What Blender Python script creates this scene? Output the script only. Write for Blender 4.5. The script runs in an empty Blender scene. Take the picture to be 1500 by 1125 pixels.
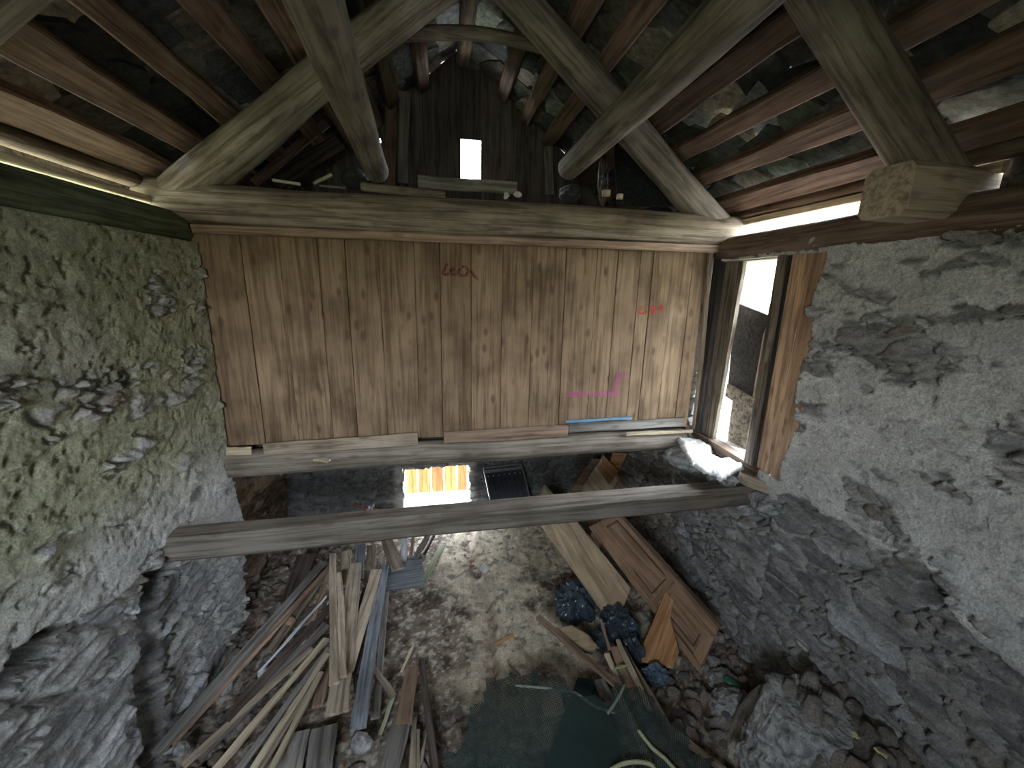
import bpy, math, random
import numpy as np
from mathutils import Vector, Matrix

random.seed(7)
SC = bpy.context.scene
COL = SC.collection

# ------------------------------------------------------------------ camera
FPX = 590.0
PITCH, YAW, ROLL = map(math.radians, (13.188, 10.172, 1.213))
CAM = np.array([0.0, 0.0, 3.7])
_cp, _sp, _cy, _sy, _cr, _sr = (math.cos(PITCH), math.sin(PITCH), math.cos(YAW), math.sin(YAW), math.cos(ROLL), math.sin(ROLL))
_f = np.array([_sy*_cp, _cy*_cp, -_sp])
_rt = np.array([_cy, -_sy, 0.0])
_up = np.cross(_rt, _f)
MR, MU, MF = _cr*_rt+_sr*_up, -_sr*_rt+_cr*_up, _f
cam_d = bpy.data.cameras.new('camera')
cam_d.sensor_width = 36.0
cam_d.lens = FPX/1500*36.0
cam_d.clip_start = 0.02
cam_o = bpy.data.objects.new('camera', cam_d)
COL.objects.link(cam_o)
cam_o.matrix_world = Matrix(((MR[0], MU[0], -MF[0], CAM[0]), (MR[1], MU[1], -MF[1], CAM[1]), (MR[2], MU[2], -MF[2], CAM[2]), (0, 0, 0, 1)))
SC.camera = cam_o

# ------------------------------------------------------------------ exposure and daylight
SC.view_settings.view_transform = 'Standard'
SC.view_settings.look = 'None'
SC.view_settings.gamma = 1.0
SC.view_settings.use_curve_mapping = False
SC.view_settings.exposure = 0.6
SC.cycles.max_bounces = 10
SC.cycles.diffuse_bounces = 6
SC.cycles.transparent_max_bounces = 12
SC.cycles.use_denoising = True
SC.cycles.sample_clamp_indirect = 8.0

SKY = 42.0
world = bpy.data.worlds.new('overcast_sky')
SC.world = world
world.use_nodes = True
nt = world.node_tree
nt.nodes.clear()
wo = nt.nodes.new('ShaderNodeOutputWorld')
bg = nt.nodes.new('ShaderNodeBackground')
tc = nt.nodes.new('ShaderNodeTexCoord')
sx = nt.nodes.new('ShaderNodeSeparateXYZ')
rp = nt.nodes.new('ShaderNodeValToRGB')
rp.color_ramp.elements[0].position = 0.40
rp.color_ramp.elements[0].color = (0.035, 0.040, 0.022, 1)
rp.color_ramp.elements[1].position = 0.70
rp.color_ramp.elements[1].color = (1.30, 1.46, 1.66, 1)
e = rp.color_ramp.elements.new(0.50); e.color = (0.056, 0.058, 0.042, 1)
e = rp.color_ramp.elements.new(0.60); e.color = (0.14, 0.148, 0.10, 1)
mp = nt.nodes.new('ShaderNodeMath'); mp.operation = 'MULTIPLY_ADD'
mp.inputs[1].default_value = 0.5; mp.inputs[2].default_value = 0.5
nt.links.new(tc.outputs['Generated'], sx.inputs[0])
nt.links.new(sx.outputs['Z'], mp.inputs[0])
nt.links.new(mp.outputs[0], rp.inputs[0])
rp2 = nt.nodes.new('ShaderNodeValToRGB')             # brighter horizon behind the camera, added to light the right wall
rp2.color_ramp.elements[0].position = 0.40
rp2.color_ramp.elements[0].color = (0.05, 0.06, 0.035, 1)
rp2.color_ramp.elements[1].position = 0.66
rp2.color_ramp.elements[1].color = (0.55, 0.62, 0.70, 1)
e = rp2.color_ramp.elements.new(0.49); e.color = (0.17, 0.175, 0.13, 1)
e = rp2.color_ramp.elements.new(0.53); e.color = (0.50, 0.52, 0.52, 1)
mr = nt.nodes.new('ShaderNodeMapRange'); mr.interpolation_type = 'SMOOTHSTEP'
mr.inputs['From Min'].default_value = -0.1; mr.inputs['From Max'].default_value = -0.45
mx_ = nt.nodes.new('ShaderNodeMix'); mx_.data_type = 'RGBA'
nt.links.new(mp.outputs[0], rp2.inputs[0])
nt.links.new(sx.outputs['Y'], mr.inputs['Value'])
nt.links.new(mr.outputs[0], mx_.inputs['Factor'])
nt.links.new(rp.outputs[0], mx_.inputs['A']); nt.links.new(rp2.outputs[0], mx_.inputs['B'])
nt.links.new(mx_.outputs['Result'], bg.inputs['Color'])
bg.inputs['Strength'].default_value = SKY
nt.links.new(bg.outputs[0], wo.inputs[0])


def portal(loc, rot, sx_, sy_):
    l = bpy.data.lights.new('sky_portal', 'AREA')
    l.shape = 'RECTANGLE'; l.size = sx_; l.size_y = sy_
    l.cycles.is_portal = True
    o = bpy.data.objects.new('sky_portal', l)
    o.location = loc; o.rotation_euler = rot
    COL.objects.link(o)


portal((3.2, 3.38, 3.08), (0, math.radians(90), 0), 1.9, 0.55)      # doorway in the right wall
portal((-0.1, 6.68, 0.46), (math.radians(-90), 0, 0), 1.1, 0.8)     # hatch low in the far wall
portal((0.47, 6.32, 5.44), (math.radians(-90), 0, 0), 0.32, 0.6)    # hole in the gable
portal((-1.05, -1.82, 3.57), (math.radians(90), 0, 0), 1.4, 1.15)      # added opening behind the camera


def P(px, py, ax, val):
    """world point seen at photo pixel (px, py) on the plane x/y/z = val"""
    i = 'xyz'.index(ax)
    d = (px-750)/FPX*MR-(py-562.5)/FPX*MU+MF
    return Vector(CAM+d*(val-CAM[i])/d[i])


# ------------------------------------------------------------------ numeric noise
_rng = np.random.default_rng(11)
_T = _rng.random((256, 256))


def vn(x, y, s=0):
    xi = np.floor(x).astype(int); yi = np.floor(y).astype(int)
    fx = x-xi; fy = y-yi
    fx = fx*fx*(3-2*fx); fy = fy*fy*(3-2*fy)
    a = _T[(xi+s*17) % 256, (yi+s*31) % 256]; b = _T[(xi+1+s*17) % 256, (yi+s*31) % 256]
    c = _T[(xi+s*17) % 256, (yi+1+s*31) % 256]; d = _T[(xi+1+s*17) % 256, (yi+1+s*31) % 256]
    return (a*(1-fx)+b*fx)*(1-fy)+(c*(1-fx)+d*fx)*fy


def fbm(x, y, s=0, o=4):
    r = 0; a = .5; t = 0
    for k in range(o):
        r = r+a*vn(x*2**k, y*2**k, s+k); t += a; a *= .5
    return r/t


def voro(x, y, s=0):
    xi = np.floor(x).astype(int); yi = np.floor(y).astype(int)
    F1 = np.full(x.shape, 9.0); F2 = np.full(x.shape, 9.0); ID = np.zeros(x.shape); ID2 = np.zeros(x.shape)
    for dx in (-1, 0, 1):
        for dy in (-1, 0, 1):
            cx = xi+dx; cy = yi+dy
            rx = _T[(cx+s*13) % 256, (cy+s*7) % 256]; ry = _T[(cx+s*13+101) % 256, (cy+s*7+57) % 256]
            d = np.hypot(cx+rx-x, cy+ry-y)
            idv = _T[(cx+s*13+33) % 256, (cy+s*7+99) % 256]; id2 = _T[(cx+s*13+77) % 256, (cy+s*7+11) % 256]
            n = d < F1
            F2 = np.where(n, F1, np.minimum(F2, d))
            ID = np.where(n, idv, ID); ID2 = np.where(n, id2, ID2)
            F1 = np.where(n, d, F1)
    return F1, F2, ID, ID2


def sst(a, b, x):
    t = np.clip((x-a)/(b-a), 0, 1)
    return t*t*(3-2*t)


def mixc(a, b, t):
    return a*(1-t[..., None])+b*t[..., None]


# ------------------------------------------------------------------ materials
def new_mat(name, rough=.85):
    m = bpy.data.materials.new(name); m.use_nodes = True
    n = m.node_tree.nodes; b = n['Principled BSDF']
    b.inputs['Roughness'].default_value = rough
    b.inputs['Specular IOR Level'].default_value = 0.25
    return m, m.node_tree, b


def N(t, kind, **kw):
    n = t.nodes.new(kind)
    for k, v in kw.items():
        setattr(n, k, v)
    return n


def wood(name, light, dark, axis='X', rough=.8, knots=.5, stain=.5, bump=.25, gs=26.0, spec=.25, var=.26):
    """sawn or round timber: grain runs along one object axis, each object a little different"""
    m, t, b = new_mat(name, rough)
    b.inputs['Specular IOR Level'].default_value = spec
    L = t.links.new
    co = N(t, 'ShaderNodeTexCoord')
    oi = N(t, 'ShaderNodeObjectInfo')
    at = N(t, 'ShaderNodeAttribute', attribute_name='rnd')
    sm = N(t, 'ShaderNodeMath', operation='ADD')
    L(oi.outputs['Random'], sm.inputs[0]); L(at.outputs['Fac'], sm.inputs[1])
    ml = N(t, 'ShaderNodeMath', operation='MULTIPLY'); ml.inputs[1].default_value = 37.0
    L(sm.outputs[0], ml.inputs[0])
    ad = N(t, 'ShaderNodeVectorMath', operation='ADD')
    L(co.outputs['Object'], ad.inputs[0]); L(ml.outputs[0], ad.inputs[1])
    sc = N(t, 'ShaderNodeVectorMath', operation='MULTIPLY')
    v = [gs, gs, gs]; v['XYZ'.index(axis)] = 1.3
    sc.inputs[1].default_value = v
    L(ad.outputs[0], sc.inputs[0])
    n1 = N(t, 'ShaderNodeTexNoise'); n1.inputs['Scale'].default_value = 1; n1.inputs['Detail'].default_value = 6; n1.inputs['Roughness'].default_value = .65
    n1.inputs['Distortion'].default_value = .6
    L(sc.outputs[0], n1.inputs['Vector'])
    n2 = N(t, 'ShaderNodeTexNoise'); n2.inputs['Scale'].default_value = 2.6; n2.inputs['Detail'].default_value = 5
    L(ad.outputs[0], n2.inputs['Vector'])
    # knots
    sk = N(t, 'ShaderNodeVectorMath', operation='MULTIPLY')
    v = [8.0, 8.0, 8.0]; v['XYZ'.index(axis)] = 3.6
    sk.inputs[1].default_value = v
    L(ad.outputs[0], sk.inputs[0])
    vo = N(t, 'ShaderNodeTexVoronoi'); vo.inputs['Scale'].default_value = 1
    L(sk.outputs[0], vo.inputs['Vector'])
    kr = N(t, 'ShaderNodeMapRange'); kr.inputs['From Min'].default_value = .10; kr.inputs['From Max'].default_value = .24
    kr.inputs['To Min'].default_value = knots; kr.inputs['To Max'].default_value = 0
    L(vo.outputs['Distance'], kr.inputs['Value'])
    rp = N(t, 'ShaderNodeValToRGB')
    rp.color_ramp.elements[0].position = .38; rp.color_ramp.elements[0].color = (*[c*.85 for c in dark], 1)
    rp.color_ramp.elements[1].position = .57; rp.color_ramp.elements[1].color = (*light, 1)
    L(n1.outputs['Fac'], rp.inputs[0])
    mx = N(t, 'ShaderNodeMix', data_type='RGBA', blend_type='MULTIPLY')
    s2 = N(t, 'ShaderNodeMapRange'); s2.inputs['From Min'].default_value = .42; s2.inputs['From Max'].default_value = .68
    s2.inputs['To Min'].default_value = 0; s2.inputs['To Max'].default_value = stain
    L(n2.outputs['Fac'], s2.inputs['Value']); L(s2.outputs[0], mx.inputs['Factor'])
    L(rp.outputs[0], mx.inputs['A']); mx.inputs['B'].default_value = (.42, .38, .36, 1)
    mk = N(t, 'ShaderNodeMix', data_type='RGBA')
    L(kr.outputs[0], mk.inputs['Factor']); L(mx.outputs['Result'], mk.inputs['A'])
    mk.inputs['B'].default_value = (dark[0]*.35, dark[1]*.3, dark[2]*.3, 1)
    hs = N(t, 'ShaderNodeHueSaturation')
    vr = N(t, 'ShaderNodeMapRange'); vr.inputs['To Min'].default_value = 1-var; vr.inputs['To Max'].default_value = 1+var
    fr = N(t, 'ShaderNodeMath', operation='FRACT')
    L(ml.outputs[0], fr.inputs[0]); L(fr.outputs[0], vr.inputs['Value'])
    L(vr.outputs[0], hs.inputs['Value']); L(mk.outputs['Result'], hs.inputs['Color'])
    L(hs.outputs['Color'], b.inputs['Base Color'])
    bp = N(t, 'ShaderNodeBump'); bp.inputs['Strength'].default_value = bump; bp.inputs['Distance'].default_value = .01
    L(n1.outputs['Fac'], bp.inputs['Height']); L(bp.outputs[0], b.inputs['Normal'])
    return m


W = {
    'partition': wood('partition_planks', (.33, .23, .145), (.21, .14, .085), axis='Z', knots=.6, stain=.75, var=.10),
    'log': wood('old_debarked_log', (.36, .30, .23), (.17, .135, .10), knots=.45, stain=.7, bump=.5),
    'mossy': wood('mossy_dark_log', (.15, .17, .09), (.06, .07, .035), knots=.3, stain=.7, bump=.6),
    'beam': wood('grey_brown_beam', (.225, .195, .16), (.13, .108, .08), knots=.4, stain=.6, bump=.4),
    'logdark': wood('dark_debarked_log', (.24, .17, .12), (.10, .065, .045), knots=.4, stain=.7, bump=.5),
    'batten': wood('brown_roof_batten', (.23, .145, .095), (.10, .062, .042), knots=.4, stain=.6, bump=.5),
    'grey': wood('weathered_grey_board', (.34, .32, .29), (.17, .155, .14), knots=.4, stain=.5),
    'bluegrey': wood('blue_grey_board', (.30, .32, .35), (.15, .16, .18), knots=.3, stain=.5),
    'dark': wood('dark_brown_board', (.13, .10, .085), (.05, .038, .03), knots=.3, stain=.5),
    'tan': wood('tan_board', (.50, .41, .31), (.28, .22, .16), knots=.5, stain=.5),
    'pale': wood('pale_fresh_board', (.68, .58, .42), (.45, .36, .24), knots=.45, stain=.3),
    'red': wood('reddish_brown_board', (.40, .275, .20), (.21, .14, .10), knots=.4, stain=.5),
    'orange': wood('orange_varnished_wood', (.58, .32, .15), (.40, .19, .08), knots=.2, stain=.3, rough=.5),
    'ply': wood('worn_plywood', (.58, .45, .30), (.40, .29, .18), knots=.1, stain=.45, gs=14),
    'doorw': wood('door_brown_wood', (.42, .27, .17), (.28, .17, .10), knots=.1, stain=.4, gs=20),
    'whitewash': wood('whitish_board', (.70, .72, .74), (.45, .46, .48), knots=.2, stain=.3),
    'greenish': wood('green_tinged_lath', (.62, .64, .46), (.40, .42, .28), knots=.1, stain=.3),
    'rustpipe': wood('rusty_brown_pipe', (.35, .16, .09), (.18, .08, .045), knots=.1, stain=.4),
    'doorboard': wood('doorway_boards', (.60, .40, .25), (.32, .20, .12), axis='Z', knots=.55, stain=.65),
    'doorgrey': wood('doorway_grey_boards', (.30, .26, .20), (.12, .09, .07), axis='Z', knots=.5, stain=.6),
    'doordark': wood('dark_half_door_wood', (.07, .06, .055), (.03, .025, .025), axis='Z', knots=.3, stain=.6),
    'fence': wood('orange_fence_boards', (.30, .125, .04), (.20, .075, .022), axis='Z', knots=.3, stain=.3),
    'gable': wood('dark_gable_boards', (.22, .18, .17), (.11, .09, .085), axis='Z', knots=.4, stain=.5),
    'chip': wood('splintered_wood', (.45, .32, .20), (.22, .14, .09), knots=.1, stain=.5),
}


def vcol(name, rough=.92, scale=60.0, amt=.35, bump=.6, bd=.01):
    """surface whose colours (stone, mortar, render, earth) are stored per vertex, plus fine grain"""
    m, t, b = new_mat(name, rough)
    L = t.links.new
    at = N(t, 'ShaderNodeAttribute', attribute_name='tint')
    co = N(t, 'ShaderNodeTexCoord')
    n = N(t, 'ShaderNodeTexNoise'); n.inputs['Scale'].default_value = scale; n.inputs['Detail'].default_value = 6; n.inputs['Roughness'].default_value = .7
    L(co.outputs['Object'], n.inputs['Vector'])
    mr = N(t, 'ShaderNodeMapRange'); mr.inputs['From Min'].default_value = .25; mr.inputs['From Max'].default_value = .75
    mr.inputs['To Min'].default_value = 1-amt; mr.inputs['To Max'].default_value = 1+amt
    L(n.outputs['Fac'], mr.inputs['Value'])
    mu = N(t, 'ShaderNodeVectorMath', operation='MULTIPLY')
    L(at.outputs['Color'], mu.inputs[0]); L(mr.outputs[0], mu.inputs[1])
    L(mu.outputs[0], b.inputs['Base Color'])
    n2 = N(t, 'ShaderNodeTexNoise'); n2.inputs['Scale'].default_value = scale*.45; n2.inputs['Detail'].default_value = 8; n2.inputs['Roughness'].default_value = .75
    L(co.outputs['Object'], n2.inputs['Vector'])
    bp = N(t, 'ShaderNodeBump'); bp.inputs['Strength'].default_value = bump; bp.inputs['Distance'].default_value = bd
    L(n2.outputs['Fac'], bp.inputs['Height']); L(bp.outputs[0], b.inputs['Normal'])
    return m


M_WALL = vcol('rubble_masonry', scale=75, amt=.55, bump=1.0, bd=.022)
M_FLOOR = vcol('earth_floor', scale=70, amt=.6, bump=1.0, bd=.02)
M_SLATE = vcol('roof_slates', scale=16, amt=.75, bump=1.0, bd=.05)


def plain(name, col, rough=.7, metal=0, scale=20, amt=.2, bump=.2, spec=.3, bd=.01):
    m, t, b = new_mat(name, rough)
    L = t.links.new
    b.inputs['Metallic'].default_value = metal; b.inputs['Specular IOR Level'].default_value = spec
    co = N(t, 'ShaderNodeTexCoord')
    n = N(t, 'ShaderNodeTexNoise'); n.inputs['Scale'].default_value = scale; n.inputs['Detail'].default_value = 5
    L(co.outputs['Object'], n.inputs['Vector'])
    rp = N(t, 'ShaderNodeValToRGB')
    rp.color_ramp.elements[0].position = .3; rp.color_ramp.elements[1].position = .7
    rp.color_ramp.elements[0].color = (*[c*(1-amt) for c in col], 1); rp.color_ramp.elements[1].color = (*[min(1, c*(1+amt)) for c in col], 1)
    L(n.outputs['Fac'], rp.inputs[0]); L(rp.outputs[0], b.inputs['Base Color'])
    bp = N(t, 'ShaderNodeBump'); bp.inputs['Strength'].default_value = bump; bp.inputs['Distance'].default_value = bd
    L(n.outputs['Fac'], bp.inputs['Height']); L(bp.outputs[0], b.inputs['Normal'])
    return m


M_STONE = plain('grey_schist_stone', (.30, .30, .295), .9, amt=.6, scale=16, bump=1, bd=.05)
M_STONEW = plain('whitish_stone', (.62, .62, .60), .9, amt=.25, scale=14, bump=.8)
M_BRICK = plain('reddish_fragment', (.42, .26, .18), .9, amt=.35, scale=20, bump=.8)
M_BAG = plain('black_blue_bin_liner', (.045, .065, .085), .28, amt=.4, scale=5, bump=.15, spec=.6)
M_BLUEBAG = plain('blue_plastic_sheet', (.10, .16, .22), .35, amt=.4, scale=8, bump=.3, spec=.5)
M_METAL = plain('galvanised_frame', (.45, .48, .50), .35, metal=.8, amt=.2)
M_PANELD = plain('dark_ribbed_panel', (.055, .06, .075), .35, amt=.3, scale=30)
M_WHITE = plain('white_paint', (.8, .8, .8), .6, amt=.08)
M_LIME = plain('white_lime_plaster', (.82, .82, .80), .9, amt=.1, scale=25, bump=1)
M_BLUE = plain('blue_painted_strip', (.16, .30, .45), .5, amt=.15)
M_ROPE = plain('grey_green_cord', (.20, .24, .20), .8, amt=.3, scale=80)
M_PROPE = plain('pale_twisted_rope', (.42, .42, .26), .8, amt=.35, scale=120)
M_GREEN = plain('green_glass', (.03, .14, .09), .25, amt=.3, spec=.6)
M_YELLOW = plain('yellow_plastic', (.62, .60, .22), .5, amt=.2)
M_TARP = plain('dark_green_tarp', (.012, .032, .03), .6, amt=.4, scale=14, bump=.4)
M_RUBBER = plain('dark_rubber', (.05, .05, .055), .7, amt=.3)
M_MESH = plain('dark_meshed_board', (.045, .05, .055), .8, amt=.6, scale=60, bump=.6)
M_IRON = plain('dark_iron', (.16, .14, .12), .5, metal=.3, amt=.3)
M_GRASS = plain('grass_tuft', (.10, .26, .04), .7, amt=.4)
M_GROUND = plain('outside_ground', (.55, .56, .50), .9, amt=.3, scale=3)


def spray(name, col, dens):
    m, t, b = new_mat(name, .8)
    L = t.links.new
    b.inputs['Base Color'].default_value = (*col, 1)
    co = N(t, 'ShaderNodeTexCoord')
    n = N(t, 'ShaderNodeTexNoise'); n.inputs['Scale'].default_value = 55; n.inputs['Detail'].default_value = 4
    L(co.outputs['Object'], n.inputs['Vector'])
    mr = N(t, 'ShaderNodeMapRange'); mr.inputs['From Min'].default_value = .35; mr.inputs['From Max'].default_value = .65
    mr.inputs['To Min'].default_value = dens*.3; mr.inputs['To Max'].default_value = dens
    L(n.outputs['Fac'], mr.inputs['Value']); L(mr.outputs[0], b.inputs['Alpha'])
    return m


M_REDP = spray('faded_red_paint', (.50, .05, .035), .95)
M_REDD = spray('dull_red_paint', (.22, .04, .045), .85)
M_PINK = spray('pink_chalk', (.70, .10, .38), .45)

# open-weave net: real gaps between the threads
m, t, b = new_mat('green_black_netting', .8)
b.inputs['Base Color'].default_value = (.03, .05, .045, 1)
co = N(t, 'ShaderNodeTexCoord'); se = N(t, 'ShaderNodeSeparateXYZ')
rot = N(t, 'ShaderNodeMapping'); rot.inputs['Rotation'].default_value = (0, 0, .6); rot.inputs['Scale'].default_value = (75, 75, 75)
t.links.new(co.outputs['Object'], rot.inputs[0]); t.links.new(rot.outputs[0], se.inputs[0])
outs = []
for ax in 'XY':
    fr = N(t, 'ShaderNodeMath', operation='FRACT'); t.links.new(se.outputs[ax], fr.inputs[0])
    lt = N(t, 'ShaderNodeMath', operation='LESS_THAN'); lt.inputs[1].default_value = .42; t.links.new(fr.outputs[0], lt.inputs[0])
    outs.append(lt)
mxx = N(t, 'ShaderNodeMath', operation='MAXIMUM'); t.links.new(outs[0].outputs[0], mxx.inputs[0]); t.links.new(outs[1].outputs[0], mxx.inputs[1])
t.links.new(mxx.outputs[0], b.inputs['Alpha'])
M_NET = m


# ------------------------------------------------------------------ object helpers
def tag(o, label=None, cat=None, group=None, kind=None):
    if label: o['label'] = label
    if cat: o['category'] = cat
    if group: o['group'] = group
    if kind: o['kind'] = kind
    return o


def mk(name, V, Fc, mat, parent=None, smooth=False, mw=None):
    me = bpy.data.meshes.new(name)
    me.from_pydata([tuple(v) for v in V], [], Fc)
    me.materials.append(mat)
    if smooth:
        me.polygons.foreach_set('use_smooth', [True]*len(me.polygons))
    me.update()
    o = bpy.data.objects.new(name, me)
    COL.objects.link(o)
    if parent: o.parent = parent
    if mw is not None: o.matrix_world = mw
    return o


def empty(name, loc):
    o = bpy.data.objects.new(name, None); o.empty_display_size = .1
    o.location = loc
    COL.objects.link(o)
    return o


def child(o, par):
    """parent a world-placed object under an unrotated empty"""
    bpy.context.view_layer.update()
    mw = o.matrix_world.copy()
    o.parent = par
    o.matrix_parent_inverse = Matrix.Translation(-Vector(par.location)) if par.type == 'EMPTY' else par.matrix_world.inverted()
    o.matrix_basis = mw
    return o


def frame(p0, p1, roll=0.0):
    """matrix with X from p0 to p1, Z as upright as possible, then rolled about X"""
    x = (p1-p0).normalized()
    up = Vector((0, 0, 1)) if abs(x.z) < .97 else Vector((0, 1, 0))
    y = up.cross(x).normalized(); z = x.cross(y)
    m = Matrix((x, y, z)).transposed().to_4x4() @ Matrix.Rotation(roll, 4, 'X')
    m.translation = (p0+p1)/2
    return m


def boxVF(x0, x1, y0, y1, z0, z1):
    V = [(x0, y0, z0), (x1, y0, z0), (x1, y1, z0), (x0, y1, z0), (x0, y0, z1), (x1, y0, z1), (x1, y1, z1), (x0, y1, z1)]
    return V, [(0, 3, 2, 1), (4, 5, 6, 7), (0, 1, 5, 4), (1, 2, 6, 5), (2, 3, 7, 6), (3, 0, 4, 7)]


def board(name, p0, p1, w, t, mat, label=None, cat='board', group=None, roll=0.0, parent=None, rough=.004, w1=None, bow=0.0, skew=0.0):
    """sawn board: chamfered section swept along X with uneven edges and ends"""
    p0 = Vector(p0); p1 = Vector(p1); L = (p1-p0).length
    w1 = w1 or w
    n = max(3, min(24, int(L/.09)))
    rnd = random.Random(hash((round(p0.x, 3), round(p1.y, 3), round(w, 3))) & 0xffff)
    c = min(t, w)*.14
    V = []; Fc = []
    a0, a1 = rnd.random()*9, rnd.random()*9
    for i in range(n+1):
        s = i/n; x = -L/2+L*s
        hw = (w*(1-s)+w1*s)/2; ht = t/2
        e0 = rough*math.sin(a0+s*9)+rough*(rnd.random()-.5); e1 = rough*math.sin(a1+s*7)+rough*(rnd.random()-.5)
        dz = bow*math.sin(math.pi*s)
        sec = [(-hw+e0, -ht+c), (-hw+e0+c, -ht), (hw+e1-c, -ht), (hw+e1, -ht+c), (hw+e1, ht-c), (hw+e1-c, ht), (-hw+e0+c, ht), (-hw+e0, ht-c)]
        for (y, z) in sec:
            xx = x+(y*skew if i in (0, n) else 0)+(rough*2*(rnd.random()-.5) if i in (0, n) else 0)
            V.append((xx, y, z+dz))
    for i in range(n):
        for k in range(8):
            a = i*8+k; b_ = i*8+(k+1) % 8
            Fc.append((a, a+8, b_+8, b_))
    Fc.append(tuple(range(8))); Fc.append(tuple(n*8+k for k in reversed(range(8))))
    o = mk(name, V, Fc, mat, mw=frame(p0, p1, roll))
    if parent: child(o, parent)
    if label: tag(o, label, cat, group)
    return o


def log(name, p0, p1, r0, r1, mat, label=None, cat='log', group=None, parent=None, bump=.08, seg=20, path=None, endmat=None, sq=0.0):
    """round timber with uneven girth, sags and a rounded, chopped end"""
    p0 = Vector(p0); p1 = Vector(p1); L = (p1-p0).length
    n = max(8, int(L/.07))
    s0 = random.random()*50
    V = []; Fc = []
    th = np.arange(seg)/seg*2*np.pi
    rows = [(-.0, .86)]+[(i/n, 1.0) for i in range(0, n+1)]+[(1.0, .86)]
    for k, (s, q) in enumerate(rows):
        x = -L/2+L*s
        if k == 0: x -= min(r0, .02)
        if k == len(rows)-1: x += min(r1, .02)
        r = r0*(1-s)+r1*s
        nz = fbm(np.cos(th)*1.3+s0+5, np.sin(th)*1.3+s*L*1.1+9+s0, 3, 3)
        nz2 = fbm(th*6+s0, np.full(seg, s*L*9+3), 5, 2)
        rr = r*q*(1+bump*2.6*(nz-.5)+bump*.5*(nz2-.5))
        if sq: rr = rr*(1+sq*(np.abs(np.cos(2*th))*-1+.5)*-.35)
        oy = (vn(np.array([s*L*.8+s0]), np.array([1.5]), 4)[0]-.5)*r*.35; oz = (vn(np.array([s*L*.8+s0]), np.array([7.5]), 4)[0]-.5)*r*.35
        for j in range(seg):
            V.append((x, oy+rr[j]*math.cos(th[j]), oz+rr[j]*math.sin(th[j])))
    m_ = len(rows)
    for i in range(m_-1):
        for j in range(seg):
            a = i*seg+j; b_ = i*seg+(j+1) % seg
            Fc.append((a, b_, b_+seg, a+seg))
    Fc.append(tuple(reversed(range(seg)))); Fc.append(tuple((m_-1)*seg+k for k in range(seg)))
    o = mk(name, V, Fc, mat, smooth=True, mw=frame(p0, p1))
    o.data.polygons[len(Fc)-1].use_smooth = False; o.data.polygons[len(Fc)-2].use_smooth = False
    if parent: child(o, parent)
    if label: tag(o, label, cat, group)
    return o


def tube(name, pts, r, mat, label=None, cat=None, parent=None, seg=8, group=None, res=6):
    """bent round rod through the given points"""
    pts = [Vector(p) for p in pts]
    # catmull-rom
    Q = []
    ext = [pts[0]*2-pts[1]]+pts+[pts[-1]*2-pts[-2]]
    for i in range(1, len(ext)-2):
        for k in range(res):
            t_ = k/res; a, b_, c, d = ext[i-1:i+3]
            Q.append(.5*((2*b_)+(c-a)*t_+(2*a-5*b_+4*c-d)*t_*t_+(3*b_-3*c+d-a)*t_**3))
    Q.append(pts[-1])
    org = Q[0].copy()
    V = []; Fc = []
    for i, q in enumerate(Q):
        d = (Q[min(i+1, len(Q)-1)]-Q[max(i-1, 0)]).normalized()
        u = d.orthogonal().normalized() if i == 0 else (u-d*u.dot(d)).normalized()
        v = d.cross(u)
        rr = r if not callable(r) else r(i/(len(Q)-1))
        for k in range(seg):
            a = 2*math.pi*k/seg
            V.append(q-org+u*rr*math.cos(a)+v*rr*math.sin(a))
    for i in range(len(Q)-1):
        for k in range(seg):
            a = i*seg+k; b_ = i*seg+(k+1) % seg
            Fc.append((a, b_, b_+seg, a+seg))
    Fc.append(tuple(reversed(range(seg)))); Fc.append(tuple((len(Q)-1)*seg+k for k in range(seg)))
    o = mk(name, V, Fc, mat, smooth=True, mw=Matrix.Translation(org))
    if parent: child(o, parent)
    if label: tag(o, label, cat, group)
    return o


def slab(name, pts, t, mat, label=None, cat='board', parent=None, group=None, axis=None):
    """flat sheet of real thickness with the given outline (world points, roughly coplanar)"""
    pts = [Vector(p) for p in pts]
    c = sum(pts, Vector())/len(pts)
    nrm = Vector()
    for i in range(len(pts)):
        nrm += (pts[i]-c).cross(pts[(i+1) % len(pts)]-c)
    nrm.normalize()
    x = axis.normalized() if axis else (pts[1]-pts[0]).normalized()
    x = (x-nrm*x.dot(nrm)).normalized(); y = nrm.cross(x)
    mw = Matrix((x, y, nrm)).transposed().to_4x4(); mw.translation = c
    inv = mw.inverted()
    q = [inv @ p for p in pts]; n = len(q)
    cch = min(t*.25, .004)
    ring = lambda s, z: [(p.x*s, p.y*s, z) for p in q]
    sc_ = 1-cch/max(.05, min(p.length for p in q))
    V = ring(sc_, -t/2)+ring(1, -t/2+cch)+ring(1, t/2-cch)+ring(sc_, t/2)
    Fc = [tuple(reversed(range(n))), tuple(range(3*n, 4*n))]
    for r_ in range(3):
        for i in range(n):
            Fc.append((r_*n+i, r_*n+(i+1) % n, (r_+1)*n+(i+1) % n, (r_+1)*n+i))
    o = mk(name, V, Fc, mat, mw=mw)
    if parent: child(o, parent)
    if label: tag(o, label, cat, group)
    return o


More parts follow.
